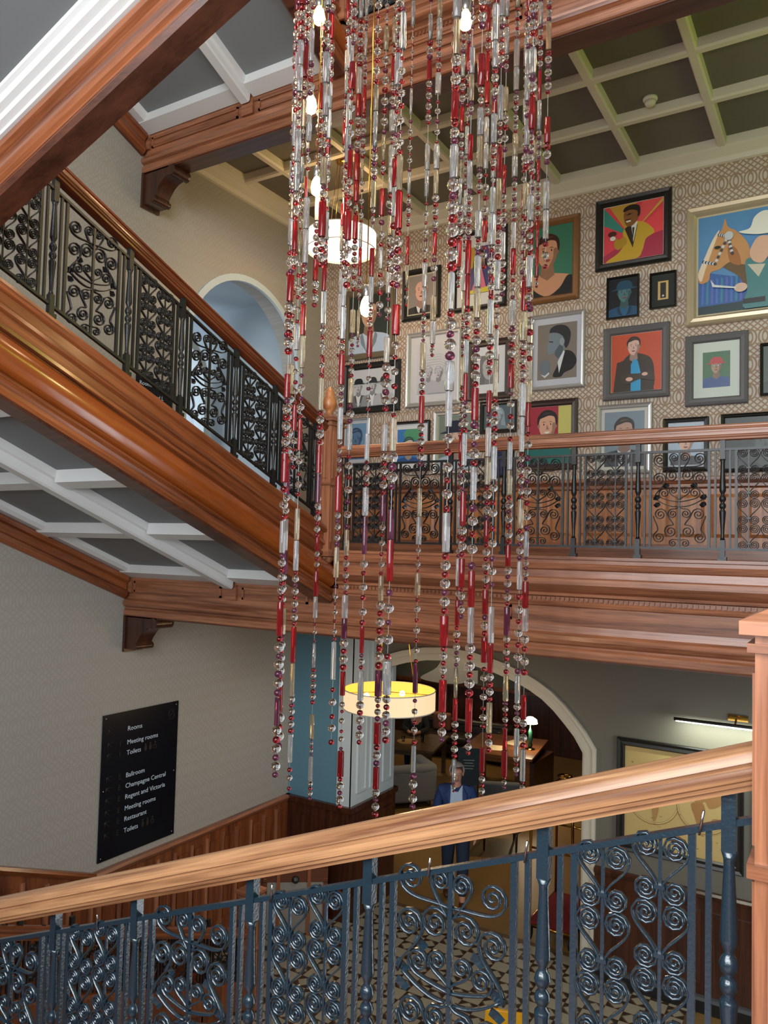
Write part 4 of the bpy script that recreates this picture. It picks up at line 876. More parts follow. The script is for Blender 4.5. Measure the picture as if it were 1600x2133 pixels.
picture('dark framed picture beyond the map near the foreground newel', (-.88, .3, 1.56, 2.75), 'black', .08, (60, 56, 48), .0, lambda A: A.bg((70, 66, 58)).ell(.5*A.a, .5, .3, .3, (120, 100, 70)), .05, None)
pl = thing('picture_light', 'slim bronze picture light glowing over the antique map', 'picture light', (-1.03, YW-.16, 3.0))
MB().tube([(-1.62, YW-.2, 2.99), (-.55, YW-.2, 3.0)], .017, 10).build('lamp_tube', M_['black'], pl)
MB().box(-1.6, -.57, YW-.21, YW-.19, 2.967, 2.976).build('lit_strip', emit('lit_strip', (.95, 1, .9, 1), 6), pl)
MB().box(-1.12, -.93, YW-.02, YW, 3.01, 3.07).build('wall_plate', M_['brass'], pl)
MB().tube([(-1.03, YW-.02, 3.04), (-1.03, YW-.12, 3.05), (-1.03, YW-.2, 3.0)], .01, 8).build('arm', M_['brass'], pl)
area('picture_light_lamp', (-1.08, YW-.2, 2.955), (-1.08, YW+.05, 2.0), 1.0, .03, 9, (.92, 1, .85))

# ================================================================== WALL SIGNS
sg = thing('wall_sign', 'tall navy directory sign with white lettering on the left wall', 'sign', (XW, 5.28, 1.5))
Y0, Y1, S0, S1 = 5.28, 6.29, 1.504, 2.953
MB().box(XW+.004, XW+.016, Y0, Y1, S0, S1).build('panel', M_['navy'], sg)
sv = lambda f: S1-f*(S1-S0)
for body, f in (('Rooms', .14), ('Meeting rooms', .236), ('Toilets', .31), ('Ballroom', .468), ('Champagne Central', .543), ('Regent and Victoria', .62), ('Meeting rooms', .70), ('Restaurant', .775), ('Toilets', .855)):
    text(body, .068, Matrix.Translation((XW+.0165, Y0+.31, sv(f))) @ MXp, M_['lettering'], sg)
for f, l in ((.14, ''), (.236, 'I'), (.31, 'I'), (.468, 'E'), (.543, 'E'), (.62, 'E'), (.70, 'E'), (.775, 'E'), (.855, 'E')):
    y, z = Y0+.07, sv(f)-.005; m = MB()
    m.tube([(XW+.017, y, z+.06), (XW+.017, y+.065, z-.005)], .004, 5); m.tube([(XW+.017, y, z-.0), (XW+.017, y, z+.06), (XW+.017, y+.06, z+.06)], .004, 5); m.build('arrow', M_['bronzeink'], sg)
    if l: text(l, .075, Matrix.Translation((XW+.0165, Y0+.215, sv(f))) @ MXp, M_['bronzeink'], sg)
for f in (.31, .855):
    for k in range(3):
        m = MB(); y, z = Y0+.56+k*.065, sv(f)
        m.ball((XW+.017, y, z+.06), .011, 8, 5, (.2, 1, 1))
        if k < 2: m.extr([(XW+.0165, y-.018, z+.012), (XW+.0165, y-.012, z+.048), (XW+.0165, y+.012, z+.048), (XW+.0165, y+.018, z+.012), (XW+.0165, y+.006, z-.01), (XW+.0165, y-.006, z-.01)], (.001, 0, 0))
        else: m.tube([(XW+.017, y+.022*cos(t), z+.015+.022*sin(t)) for t in [2*pi*i/12 for i in range(12)]], .003, 5, True); m.tube([(XW+.017, y, z+.05), (XW+.017, y+.004, z+.025), (XW+.017, y+.024, z+.022)], .003, 5)
        m.build('pictogram', M_['bronzeink'], sg)
MB().tube([(XW+.017, Y1-.1+.04*cos(t), S1-.13+.055*sin(t)) for t in [2*pi*i/20 for i in range(20)]], .0025, 5, True).build('emblem_ring', M_['bronzeink'], sg)
MB().tube([(XW+.017, Y1-.115, S1-.16), (XW+.017, Y1-.11, S1-.12), (XW+.017, Y1-.09, S1-.13), (XW+.017, Y1-.08, S1-.10), (XW+.017, Y1-.1, S1-.095)], .004, 5).build('emblem', M_['bronzeink'], sg)
for y in (Y0+.035, Y1-.035):
    for z in (S0+.035, (S0+S1)/2-.03, S1-.035): MB().ball((XW+.017, y, z), .008, 8, 5, (.5, 1, 1)).build('fixing_screw', M_['steel'], sg)
s2 = thing('wall_sign', 'small navy room sign partly hidden behind the left flight balusters', 'sign', (XW, 5.6, 6.0))
MB().box(XW+.004, XW+.016, 5.52, 6.03, 5.75, 6.46).build('panel', M_['navy'], s2)
text('Rooms 501-557', .062, Matrix.Translation((XW+.0165, 5.56, 6.36)) @ MXp, M_['lettering'], s2)
text('Clyde and L', .062, Matrix.Translation((XW+.0165, 5.60, 6.24)) @ MXp, M_['lettering'], s2)

# smoke detector
sd = thing('smoke_detector', 'round cream smoke detector on the gallery ceiling', 'smoke detector', (-1.69, 7.62, 9.17))
MB().lathe([(.07, 0), (.07, -.02), (.06, -.035)], 20, (-1.69, 7.62, 9.17)).build('base', M_['cream'], sd)
MB().lathe([(.05, -.035), (.052, -.06), (.035, -.08), (.012, -.085)], 20, (-1.69, 7.62, 9.17)).build('sensor_head', M_['cream'], sd)

# ================================================================== PENDANT DRUM LAMPS
def drum(x, y, z0, z1, r, ztop, label, pw, sh=M_['shadeout']):
    t = thing('pendant_lamp', label, 'pendant lamp', (x, y, z0))
    o, i_ = MB(), MB(); n = 40
    ring = [(cos(2*pi*k/n), sin(2*pi*k/n)) for k in range(n)]
    o.add([(x+r*c, y+r*s, z) for z in (z0, z1) for c, s in ring], [(k, (k+1) % n, n+(k+1) % n, n+k) for k in range(n)], True); o.build('shade', sh, t)
    ri = r-.006; i_.add([(x+ri*c, y+ri*s, z) for z in (z0, z1) for c, s in ring], [(k, n+k, n+(k+1) % n, (k+1) % n) for k in range(n)], True); i_.build('shade_lining', M_['shadein'], t)
    MB().add([(x+ri*.98*c, y+ri*.98*s, z0+.01) for c, s in ring], [tuple(range(n))]).build('diffuser', M_['diffuser'], t)
    MB().add([(x+ri*.97*c, y+ri*.97*s, z0+.016) for c, s in ring], [tuple(range(n))]).build('glow_disc', M_['shadein'], t)  # added glowing yellow disc, covers the white diffuser seen from above
    for z in (z0, z1): MB().tube([(x+r*c, y+r*s, z) for c, s in ring], .006, 6, True).build('shade_ring', M_['cream'], t)
    sp = MB()
    for k in range(3): a = 2*pi*k/3; sp.tube([(x, y, z1-.03), (x+r*cos(a), y+r*sin(a), z1-.005)], .004, 5)
    sp.build('spider', M_['brass'], t)
    for k in range(3):
        a = 2*pi*k/3+.5; MB().tube([(x+r*.55*cos(a), y+r*.55*sin(a), z1-.01), (x+r*.25*cos(a), y+r*.25*sin(a), ztop)], .0035, 5).build('suspension_wire', M_['brass'], t)
        MB().ball((x+r*.5*cos(a+1), y+r*.5*sin(a+1), (z0+z1)/2+.02), .032, 10, 7).build('bulb', M_['bulb'], t)
    MB().lathe([(.09, 0), (.09, -.02), (.05, -.04)], 20, (x, y, ztop)).build('ceiling_rose', M_['brass'], t)
    point('pendant_glow', (x, y, z0-.12), pw, WARM, .12); point('pendant_glow_up', (x, y, z1+.35), pw*.35, WARM, .12)
drum(-4.24, 7.2, 3.0, 3.2, .49, 4.19, 'drum pendant lamp glowing yellow in front of the lobby arch', 16)
drum(-5.03, 7.2, 8.10, 8.30, .40, 9.16, 'drum pendant lamp glowing white in the gallery seen through the strands', 24, emit('bright_lit_shade', (1, .90, .76, 1), 1.7))

# ================================================================== GLASS STRAND CHANDELIER
STRANDS = [(-2.638,3.301,3.46),(-2.895,3.645,3.50),(-2.444,3.173,3.46),(-2.932,4.022,3.10),(-2.135,3.089,3.75),(-2.844,4.227,3.01),(-2.117,3.308,3.71),(-2.599,4.270,2.99),(-1.818,3.062,3.81),(-2.435,4.461,3.02),(-1.622,3.237,3.81),(-2.105,4.378,3.21),(-1.607,3.496,3.70),(-1.947,4.443,3.18),(-1.543,3.597,3.70),(-1.823,4.495,3.25),(-1.527,3.929,3.51),(-1.650,4.347,3.29),(-2.413,3.304,4.74),(-2.645,4.153,4.40),(-1.931,3.316,5.01),(-2.235,4.190,4.39),(-1.674,3.524,4.35),(-1.981,4.286,5.42),(-1.568,3.766,4.24),(-1.635,4.293,4.81),(-2.615,3.342,5.11),(-2.679,3.290,6.08),(-2.879,3.585,5.93),(-2.589,3.264,6.19),(-2.982,3.860,6.16),(-2.364,3.103,5.78),(-2.868,3.832,6.18),(-2.249,3.047,6.07),(-2.885,3.950,6.03),(-2.216,3.096,5.93),(-2.771,3.969,5.89),(-2.070,3.017,5.93),(-2.787,4.209,6.01),(-1.938,3.011,6.00),(-2.731,4.377,6.25),(-1.956,3.254,5.99),(-2.487,4.314,6.27),(-1.878,3.355,6.10),(-2.294,4.326,5.92),(-1.759,3.498,5.67),(-2.171,4.433,6.38),(-1.605,3.415,5.89),(-1.969,4.376,6.45),(-1.539,3.510,5.61),(-1.883,4.470,6.29),(-1.526,3.759,5.82),(-1.770,4.516,5.86),(-1.485,3.893,6.00),(-1.604,4.326,6.26),(-1.476,4.068,5.89),(-1.558,4.341,6.37)]
random.seed(11)
ch = thing('chandelier', 'tall chandelier of hanging strands of clear and ruby glass beads and rods', 'chandelier', (-2.2, 3.78, 3.0))
ZT = 9.9
MB().lathe([(.95, 0), (.95, .06), (.9, .08), (.1, .1)], 40, (-2.2, 3.78, ZT)).build('canopy', M_['steel'], ch)
MB().tube([(-2.2, 3.78, ZT+.1), (-2.2, 3.78, 13.5)], .03, 10).build('stem', M_['steel'], ch)
def shared(me, mats):
    o = {}
    for k in mats: c = me.copy(); c.materials.clear(); c.materials.append(M_[k]); o[k] = c
    return o
bead_me = MB().ball((0, 0, 0), 1, 14, 9).mesh('bead'); BEAD = shared(bead_me, ('clear', 'red', 'plum'))
rod_b = MB(); rod_b.lathe([(.8, -.5), (1, -.485), (1, .485), (.8, .5)], 12)
rod_me = rod_b.mesh('glass_rod'); ROD = shared(rod_me, ('clearrod', 'redrod', 'plum', 'ambrod'))
pieces = []
for si, (x, y, zb) in enumerate(STRANDS[:18]+STRANDS[18:27:4]+[q for i, q in enumerate(STRANDS[27:]) if i % 4]):
    fat = random.choice((.8, 1, 1.15)) if zb < 5.5 else random.choice((.7, .85, 1))
    wr = MB().tube([(x, y, zb), (x, y, ZT)], .0016, 4).build('strand', M_['wire'], ch)
    z = zb; mode = 'bead'; dens = random.random()
    while z < 8.65:
        if mode == 'bead':
            n = random.randint(3, 9) if z > zb+.4 else random.randint(3, 6); loose = random.random() < .3; r = random.uniform(.015, .028)*fat
            for k in range(n):
                rr = r*(1 if k % 2 else random.uniform(.6, .85)); kind = 'clear' if k % 2 else random.choice(('red', 'red', 'plum'))
                z += rr; pieces.append(('b', x, y, z, rr, kind, si)); z += rr+(random.uniform(.012, .04) if loose else .001)
            mode = 'rod'
        else:
            for k in range(random.choice((1, 1, 2))):
                L = random.uniform(.13, .19); rr = random.uniform(.014, .02)*fat
                kind = random.choice(('clearrod', 'clearrod', 'redrod', 'redrod', 'ambrod', 'plum')) if z < 5 else random.choice(('clearrod', 'clearrod', 'clearrod', 'redrod', 'redrod', 'ambrod'))
                z += L/2; pieces.append(('r', x, y, z, rr, kind, si, L)); z += L/2+.004
            mode = 'bead'
            if random.random() < .22: z += random.uniform(.05, .14)
strand_obj = [o for o in ch.children if o.name.startswith('strand')]
strand_obj.sort(key=lambda o: int(o.name.split('.')[1]) if '.' in o.name else 0)
def vis(p): return p[4]/sqrt(p[1]**2+p[2]**2+(p[3]-CZ)**2)*(1 if p[3] < 8.0 else .1)
nb = {'b': 0, 'r': 0}; rest = {}
for p in sorted(pieces, key=vis, reverse=True):
    k = p[0]
    if k == 'b': Mx = Matrix.Translation(p[1:4]) @ Matrix.Diagonal((p[4], p[4], p[4]*.92, 1))
    else: Mx = Matrix.Translation(p[1:4]) @ Matrix.Diagonal((p[4], p[4], p[7], 1))
    if nb[k] < 300:
        nb[k] += 1; link('bead' if k == 'b' else 'glass_rod', (BEAD if k == 'b' else ROD)[p[5]], None, strand_obj[p[6]], Mx)
    else:
        src = bead_me if k == 'b' else rod_me
        rest.setdefault((k, p[5]), MB()).add([tuple(v.co) for v in src.vertices], [tuple(f.vertices) for f in src.polygons], True, Mx)
for (k, c), mb in rest.items():
    tag(mb.build({'b': 'bead_cluster', 'r': 'rod_cluster'}[k], M_[c], ch), kind='stuff')
for (x, y, z) in ((-2.903, 3.78, 7.472), (-2.839, 3.78, 6.934), (-2.45, 3.78, 6.124), (-2.86, 3.78, 8.033), (-1.9, 3.9, 7.75)):
    q = MB().tube([(x, y, z+.12), (x, y, ZT)], .004, 6).build('bulb_cord', M_['brass'], ch)
    MB().lathe([(.012, .12), (.022, .115), (.022, .05), (.018, .045)], 12, (x, y, z)).build('bulb_holder', M_['steel'], q)
    MB().lathe([(.014, .05), (.03, .02), (.038, -.02), (.03, -.055), (.01, -.07)], 14, (x, y, z)).build('bulb', M_['bulb'], q)
    point('chandelier_glow', (x, y, z-.1), 9, WARM, .06)

# ================================================================== LOBBY BEYOND THE ARCH
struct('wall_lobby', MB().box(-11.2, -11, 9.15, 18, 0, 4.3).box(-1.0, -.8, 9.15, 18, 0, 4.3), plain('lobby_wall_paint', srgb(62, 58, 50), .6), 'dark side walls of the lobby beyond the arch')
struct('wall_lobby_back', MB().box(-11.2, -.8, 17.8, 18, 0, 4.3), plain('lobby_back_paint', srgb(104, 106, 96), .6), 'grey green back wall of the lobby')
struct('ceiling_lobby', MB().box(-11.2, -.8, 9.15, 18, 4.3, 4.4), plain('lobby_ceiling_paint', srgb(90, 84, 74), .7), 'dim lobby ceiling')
lw = thing('baseboard_lobby', 'dark wood wainscot at the back of the lobby', None, (-6, 17.7, 0), None, 'structure')
MB().box(-11, -1, 17.74, 17.8, 0, 1.32).build('wainscot_board', M_['dark'], lw); MB().box(-11, -1, 17.7, 17.8, 1.32, 1.4).build('wainscot_cap', M_['dado'], lw)
for k in range(14): MB().box(-10.8+k*.7, -10.3+k*.7, 17.72, 17.74, .2, 1.15).build('wainscot_panel', M_['dark'], lw)
for k, (x, y) in enumerate(((-4.6, 12.2), (-7.6, 12.6), (-5.6, 15.4), (-8.7, 16.6))):  # added unseen lamps: warm glare on the floor, last one brightens the board
    t = thing('added_downlight', ('added unseen ceiling lamp above the walking person', 'added unseen ceiling lamp above the grey sofa', 'added unseen ceiling lamp above the desk', 'added unseen ceiling lamp brightening the white curved board')[k], 'light', (x, y, 4.28), 'added lobby downlights')
    MB().lathe([(.06, .0), (.075, -.012), (.08, 0)], 16, (x, y, 4.3)).build('trim_ring', M_['brass'], t); MB().lathe([(.05, 0), (.05, -.006)], 16, (x, y, 4.3)).build('lens', M_['diffuser'], t)
    l = bpy.data.lights.new('added_downlight_lamp', 'SPOT'); l.energy = (150, 90, 70, 110)[k]; l.color = (1, .74, .42); l.spot_size = 1.5; l.spot_blend = .7; l.shadow_soft_size = .08
    o = bpy.data.objects.new('added_downlight_lamp', l); COL.objects.link(o); o.location = (x, y, 4.22)
wb = thing('white_screen', 'white curved board on the back wall of the lobby', 'board', (-8.8, 17.6, 1.4))
MB().extr(smooth([(-9.45, 17.6, 1.42), (-8.3, 17.6, 1.42), (-8.15, 17.6, 1.9), (-8.2, 17.6, 2.3), (-8.7, 17.6, 2.2), (-9.0, 17.6, 1.75)], 5), (0, .06, 0)).build('board', M_['white'], wb)
MB().extr([(-8.25, 17.55, 1.45), (-7.85, 17.55, 1.47), (-7.85, 17.55, 1.78), (-8.25, 17.55, 1.76)], (0, .04, 0)).build('side_panel', M_['white'], wb)
RZ = lambda loc, a: Matrix.Translation(loc) @ Matrix.Rotation(a, 4, 'Z')
def rbox(x0, x1, y0, y1, z0, z1, r=.06, seg=2):
    bm = bmesh.new(); bmesh.ops.create_cube(bm, size=1)
    for v in bm.verts: v.co = Vector(((x0+x1)/2+v.co.x*(x1-x0), (y0+y1)/2+v.co.y*(y1-y0), (z0+z1)/2+v.co.z*(z1-z0)))
    bmesh.ops.bevel(bm, geom=bm.edges[:]+bm.verts[:], offset=r, segments=seg, affect='EDGES', profile=.6)
    for f in bm.faces: f.smooth = True
    me = bpy.data.meshes.new('rounded'); bm.to_mesh(me); bm.free(); return me
def chesterfield(label, X, wd, mat, group=None):
    t = link('sofa', None, None, None, X); tag(t, label, 'sofa', group)
    P = lambda nm, me, par=t: link(nm, me, mat, par, X)
    d = .88
    P('base', rbox(.02, wd-.02, .04, d-.04, .10, .34, .04)); P('outer_back', rbox(0, wd, d-.2, d, .10, .66, .05))
    for x0, x1 in ((0, .2), (wd-.2, wd)): P('arm', rbox(x0, x1, 0, d-.1, .10, .64, .05))
    for a, b in (((.06, -.01, .64), (.06, d-.08, .66)), ((wd-.06, -.01, .64), (wd-.06, d-.08, .66)), ((.0, d-.1, .66), (wd, d-.1, .66))):
        m = MB(); n = 14; a_, b_ = Vector(a), Vector(b)
        m.tube([a_.lerp(b_, i/n) for i in range(n+1)], [.105*(1-.07*(i % 2)) if 0 < i < n else .085 for i in range(n+1)], 14); P('rolled_edge', m.mesh('rolled_edge'))
    nS = max(1, int(wd/.75))
    for k in range(nS): P('seat_cushion', rbox(.2+(wd-.4)*k/nS, .2+(wd-.4)*(k+1)/nS-.01, .03, d-.2, .34, .48, .05))
    for k in range(int((wd-.5)/.2)):
        for r in range(2):
            m = MB(); m.ball((.3+k*.2+.1*(r % 2), d-.2, .5+r*.11), .018, 8, 5); P('button', m.mesh('button'))
    for x in (.12, wd-.12):
        for y in (.1, d-.1):
            m = MB(); m.lathe([(.02, 0), (.035, .05), (.03, .1)], 10, (x, y, 0)); link('leg', m.mesh('leg'), M_['dark'], t, X)
    return t
def axes(o, ux):          # local x along ux (horizontal), z up
    u = Vector((ux[0], ux[1], 0)).normalized(); v = Vector((-u.y, u.x, 0)); Mx = Matrix((u, v, Vector((0, 0, 1)))).transposed().to_4x4(); Mx.translation = Vector(o); return Mx
fab_grey = plain('grey_sofa_fabric', srgb(118, 122, 126), .85, bump=.3, bscale=200); fab_brown = plain('brown_leather', srgb(50, 40, 34), .4, bump=.2, bscale=40)
chesterfield('grey buttoned rolled arm sofa just inside the lobby arch', axes((-7.21, 13.51, 0), (-.66, -.75)), 1.95, fab_grey)
chesterfield('dark brown leather buttoned sofa at the back of the lobby', axes((-8.9, 15.9, 0), (1, .1)), 2.3, fab_brown)
cu = thing('cushion', 'terracotta cushion on the dark brown leather sofa', 'cushion', (-8.3, 16.2, .5))
link('pad', rbox(-8.5, -8.05, 16.45, 16.6, .5, .9, .07, 3), plain('terracotta_fabric', srgb(176, 110, 84), .8), cu)
def table(label, X, wx, wy, h, mat, cat='table', nm='table'):
    t = link(nm, None, None, None, X); tag(t, label, cat)
    def P(nm_, mb): return link(nm_, mb.mesh(nm_), mat, t, X)
    P('top', MB().box(0, wx, 0, wy, h-.045, h)); P('apron', MB().box(.06, wx-.06, .06, wy-.06, h-.14, h-.045))
    for x in (.05, wx-.13):
        for y in (.05, wy-.13): P('leg', MB().box(x, x+.08, y, y+.08, 0, h-.045))
    return t
wt = wood('walnut', srgb(60, 44, 30), srgb(110, 84, 56), 'X', .3)
table('long dark dining table behind the grey sofa', axes((-8.7, 13.35, 0), (.97, .23)), 1.68, 1.4, .75, wt)
dk = table('wooden desk with the lit lamp on the right side of the lobby', axes((-6.45, 13.6, 0), (.99, .155)), 1.4, 1.65, .9, wood('desk_wood', srgb(84, 50, 30), srgb(140, 90, 54), 'X', .3), 'desk', 'desk')
MB().box(-5.5, -5.12, 14.1, 15.2, .05, .75).build('drawer_block', M_['dark'], dk)
# tableware
pt = thing('tray', 'round wooden tray on the dining table', 'tray', (-7.85, 14.1, .75)); MB().lathe([(.02, .0), (.2, .0), (.22, .02), (.2, .012), (.02, .01)], 24, (-7.85, 14.1, .75)).build('dish', plain('tray_wood', srgb(176, 140, 96), .5), pt)
for (x, y, c, lab, nm) in ((-7.92, 14.05, 'clear', 'clear glass tumbler on the round tray', 'tumbler'), (-7.58, 14.25, 'clear', 'tall clear glass standing beside the tray', 'glass')):
    g = thing(nm, lab, 'glass', (x, y, .765 if nm == 'tumbler' else .75)); hh = .1 if nm == 'tumbler' else .16; z0 = .765 if nm == 'tumbler' else .751
    MB().lathe([(.028, 0), (.034, hh), (.031, hh), (.026, .008)], 14, (x, y, z0)).build('bowl', M_['clear'], g); MB().lathe([(.01, .008), (.024, .009), (.026, hh*.5), (.01, hh*.5)], 12, (x, y, z0)).build('drink', plain('pale_drink', srgb(196, 196, 180), .3), g)
# desk lamp
dlp = thing('desk_lamp', 'green glass stemmed desk lamp with bright white shade', 'lamp', (-5.36, 14.5, .9))
MB().lathe([(.1, 0), (.1, .015), (.03, .03)], 20, (-5.36, 14.5, .9)).build('base', M_['brass'], dlp)
MB().lathe([(.03, .03), (.05, .08), (.03, .14), (.055, .20), (.03, .27), (.045, .33), (.015, .4), (.012, .48)], 16, (-5.36, 14.5, .9)).build('stem', plain('green_glazed_stem', srgb(30, 66, 52), .12), dlp)
MB().lathe([(.14, .5), (.125, .57), (.05, .62), (.02, .62)], 24, (-5.36, 14.5, .9)).build('shade', emit('lit_white_shade', (1, .92, .8, 1), 5), dlp)
point('desk_lamp_glow', (-5.36, 14.45, 1.3), 22, (1, .8, .5), .08)
# papers, easel board, chair
for i, (x, y, a) in enumerate(((-5.95, 14.2, .3), (-5.8, 14.8, -.2))):
    pp = thing('paper', ('tilted sheet of pale paper on the desk edge', 'sheet of pale paper lying behind the first on the desk')[i], 'paper', (x, y, .901)); link('sheet', MB().box(-.15, .15, -.2, .2, .0, .003).mesh('sheet'), plain('paper_cream', srgb(226, 206, 170), .7), pp, RZ((x, y, .901), a))
es = thing('easel_board', 'navy menu board on a stand among the lobby tables', 'board', (-6.2, 12.9, 0))
Xe = axes((-6.05, 13.2, 0), (.88, .47)); lk = lambda nm, mb, mat, par: link(nm, mb.mesh(nm), mat, par, Xe)
lk('board', MB().box(-.2, .2, -.015, .015, .42, 1.08), plain('navy_board', srgb(28, 48, 62), .5), es)
for x in (-.17, .17): lk('leg', MB().box(x-.015, x+.015, .0, .03, 0, .6), M_['black'], es)
lk('foot', MB().box(-.2, .2, -.14, .16, 0, .02), M_['black'], es)
for k in range(4): lk('printed_line', MB().box(-.1+.02*(k % 2), .1-.02*(k % 2), -.017, -.015, .86-.05*k, .872-.05*k), plain('pale_print', srgb(140, 160, 160), .6), es)
ac = thing('armchair', 'grey upholstered chair with its back to the arch', 'chair', (-4.75, 11.6, 0)); Xc = RZ((-4.75, 11.6, 0), .45)
fab2 = plain('grey_chair_fabric', srgb(96, 100, 102), .85, bump=.2, bscale=180)
for nm, a in (('backrest', (-.3, .3, -.06, .06, .3, 1.08)), ('seat', (-.3, .3, .04, .6, .34, .5)), ('arm', (-.34, -.26, .0, .55, .3, .68)), ('arm', (.26, .34, .0, .55, .3, .68))): link(nm, rbox(*a, .05, 3), fab2, ac, Xc)
for x in (-.25, .25):
    for y in (.02, .52): link('leg', MB().lathe([(.015, 0), (.025, .35)], 8, (x, y, 0)).mesh('leg'), M_['dark'], ac, Xc)
# luggage trolley
tr = thing('luggage_trolley', 'brass birdcage luggage trolley with red carpet in the archway', 'trolley', (-3.12, 9.75, 0))
X0, X1, T0, T1 = -3.42, -2.84, 9.22, 10.25
MB().box(X0, X1, T0, T1, .17, .2).build('deck', M_['brass'], tr); MB().box(X0+.02, X1-.02, T0+.02, T1-.02, .2, .225).build('carpet', plain('red_carpet', srgb(120, 24, 30), .9, bump=.4, bscale=300), tr)
MB().tube([(X0, T0, .185), (X1, T0, .185), (X1, T1, .185), (X0, T1, .185)], .022, 10, True).build('bumper', M_['brass'], tr)
cx, cy = (X0+X1)/2, (T0+T1)/2
for x in (X0+.03, X1-.03):
    for y in (T0+.03, T1-.03):
        m = MB(); pts_ = [(x, y, .2), (x, y, 1.35)]+[(cx+(x-cx)*cos(t), cy+(y-cy)*cos(t), 1.35+.5*sin(t)) for t in [pi/2*i/8 for i in range(1, 8)]]+[(cx+(x-cx)*.18, cy+(y-cy)*.1, 1.86)]
        m.tube(pts_, .017, 10).build('post', M_['brass'], tr)
        wh = MB(); wh.lathe([(.075, -.02), (.08, 0), (.075, .02)], 18, xf=Matrix.Translation((x, y, .08)) @ Matrix.Rotation(pi/2, 4, 'Y')).build('wheel', M_['black'], tr)
MB().tube([(cx+.09*cos(t), cy+.09*sin(t), 1.88) for t in [2*pi*i/8 for i in range(8)]], .014, 8, True).build('top_ring', M_['brass'], tr)
MB().tube([(X0+.03, T0+.03, 1.1), (X1-.03, T0+.03, 1.1)], .014, 8).build('push_bar', M_['brass'], tr); MB().tube([(X0+.03, T1-.03, 1.1), (X1-.03, T1-.03, 1.1)], .014, 8).build('push_bar', M_['brass'], tr)
# trunk
tk = thing('trunk', 'old canvas and leather steamer trunk beside the blue pier', 'trunk', (-5.9, 7.9, 0)); Xt = axes((-6.12, 7.5, 0), (.62, .45))
lt = lambda nm, mb, mat: link(nm, mb.mesh(nm), mat, tk, Xt)
leather = plain('chestnut_leather', srgb(98, 54, 34), .45, bump=.3); canvas = plain('grey_canvas', srgb(140, 134, 124), .85, bump=.4, bscale=220)
lt('body', MB().box(0, .77, 0, .3, .02, .625), canvas); lt('lid', MB().box(-.006, .776, -.006, .306, .63, .79), leather)
for x in (0, .73): lt('corner_band', MB().box(x-.008, x+.045, -.01, .308, .02, .625), leather)
for x in (.18, .55): lt('strap', MB().box(x-.02, x+.02, -.018, .314, .0, .80), plain('tan_strap_leather', srgb(142, 82, 50), .5))
lt('lock', MB().lathe([(.0, -.03), (.035, -.03), (.045, -.012), (.045, 0)], 14, xf=Matrix.Translation((.385, -.006, .66)) @ Matrix.Rotation(pi/2, 4, 'X') @ Matrix.Scale(-1, 4, (0, 0, 1))), M_['black'])
for x in (.01, .03, .74, .76):
    for z in (.1, .3, .58, .67, .76): lt('stud', MB().ball((x, -.012, z), .007, 6, 4), M_['brass'])
# wet floor sign
ws_ = thing('floor_sign', 'yellow folding caution sign standing on the tiled floor', 'floor sign', (-2.7, 6.75, 0)); Xf = axes((-2.68, 6.72, 0), (.96, .28))
yel = plain('yellow_plastic', srgb(240, 172, 14), .4)
for s_, nm in ((-1, 'front_board'), (1, 'rear_board')):
    link(nm, MB().extr([(-.2, s_*.16, 0), (.2, s_*.16, 0), (.17, s_*.008, .585), (.14, s_*.0, .6), (-.14, s_*.0, .6), (-.17, s_*.008, .585)], (0, s_*.012, 0)).mesh(nm), yel, ws_, Xf)
link('printed_mark', MB().extr([(-.05, -.065, .40), (.05, -.065, .40), (0, -.034, .5)], (0, -.01, 0)).mesh('printed_mark'), M_['black'], ws_, Xf)

# ================================================================== PEOPLE
def skin(name, V, E, mat, parent, X, sub=2, root=0):
    """V: list of (x,y,z,rx[,ry]); grown with a Skin modifier and baked to one mesh"""
    me = bpy.data.meshes.new(name); me.from_pydata([v[:3] for v in V], E, []); o = bpy.data.objects.new('tmp_skin', me); COL.objects.link(o)
    md = o.modifiers.new('s', 'SKIN'); md.use_smooth_shade = True; sb = o.modifiers.new('u', 'SUBSURF'); sb.levels = sub; sb.render_levels = sub
    for i, v in enumerate(V):
        d = me.skin_vertices[0].data[i]; d.radius = (v[3], v[4] if len(v) > 4 else v[3]); d.use_root = (i == root)
    bpy.context.view_layer.update(); dg = bpy.context.evaluated_depsgraph_get()
    out = bpy.data.meshes.new_from_object(o.evaluated_get(dg)); out.name = name; COL.objects.unlink(o); bpy.data.objects.remove(o)
    out.materials.clear(); return link(name, out, mat, parent, X)
def hand(V, E, wi, d, sd):
    """palm and five fingers from wrist index wi; d = forearm direction, sd = thumb side"""
    w_ = Vector(V[wi][:3]); d = Vector(d).normalized(); th = Vector(sd).normalized(); nn = d.cross(th)
    V.append((*(w_+d*.05), .032, .02)); pi0 = len(V)-1; E.append((wi, pi0))
    for k, L in ((-1.2, .075), (-.4, .09), (.4, .085), (1.2, .065)):
        b0 = w_+d*.09-th*k*.018; V.append((*b0, .011)); a0 = len(V)-1; E.append((pi0, a0))
        V.append((*(b0+d*L*.5+nn*.008), .009)); E.append((a0, len(V)-1)); V.append((*(b0+d*L*.85+nn*.03), .008)); E.append((len(V)-2, len(V)-1))
    t0 = w_+d*.045+th*.04; V.append((*t0, .012)); E.append((pi0, len(V)-1)); V.append((*(t0+d*.045+th*.02), .009)); E.append((len(V)-2, len(V)-1))
skin_m = plain('skin_tone', srgb(206, 150, 124), .5)
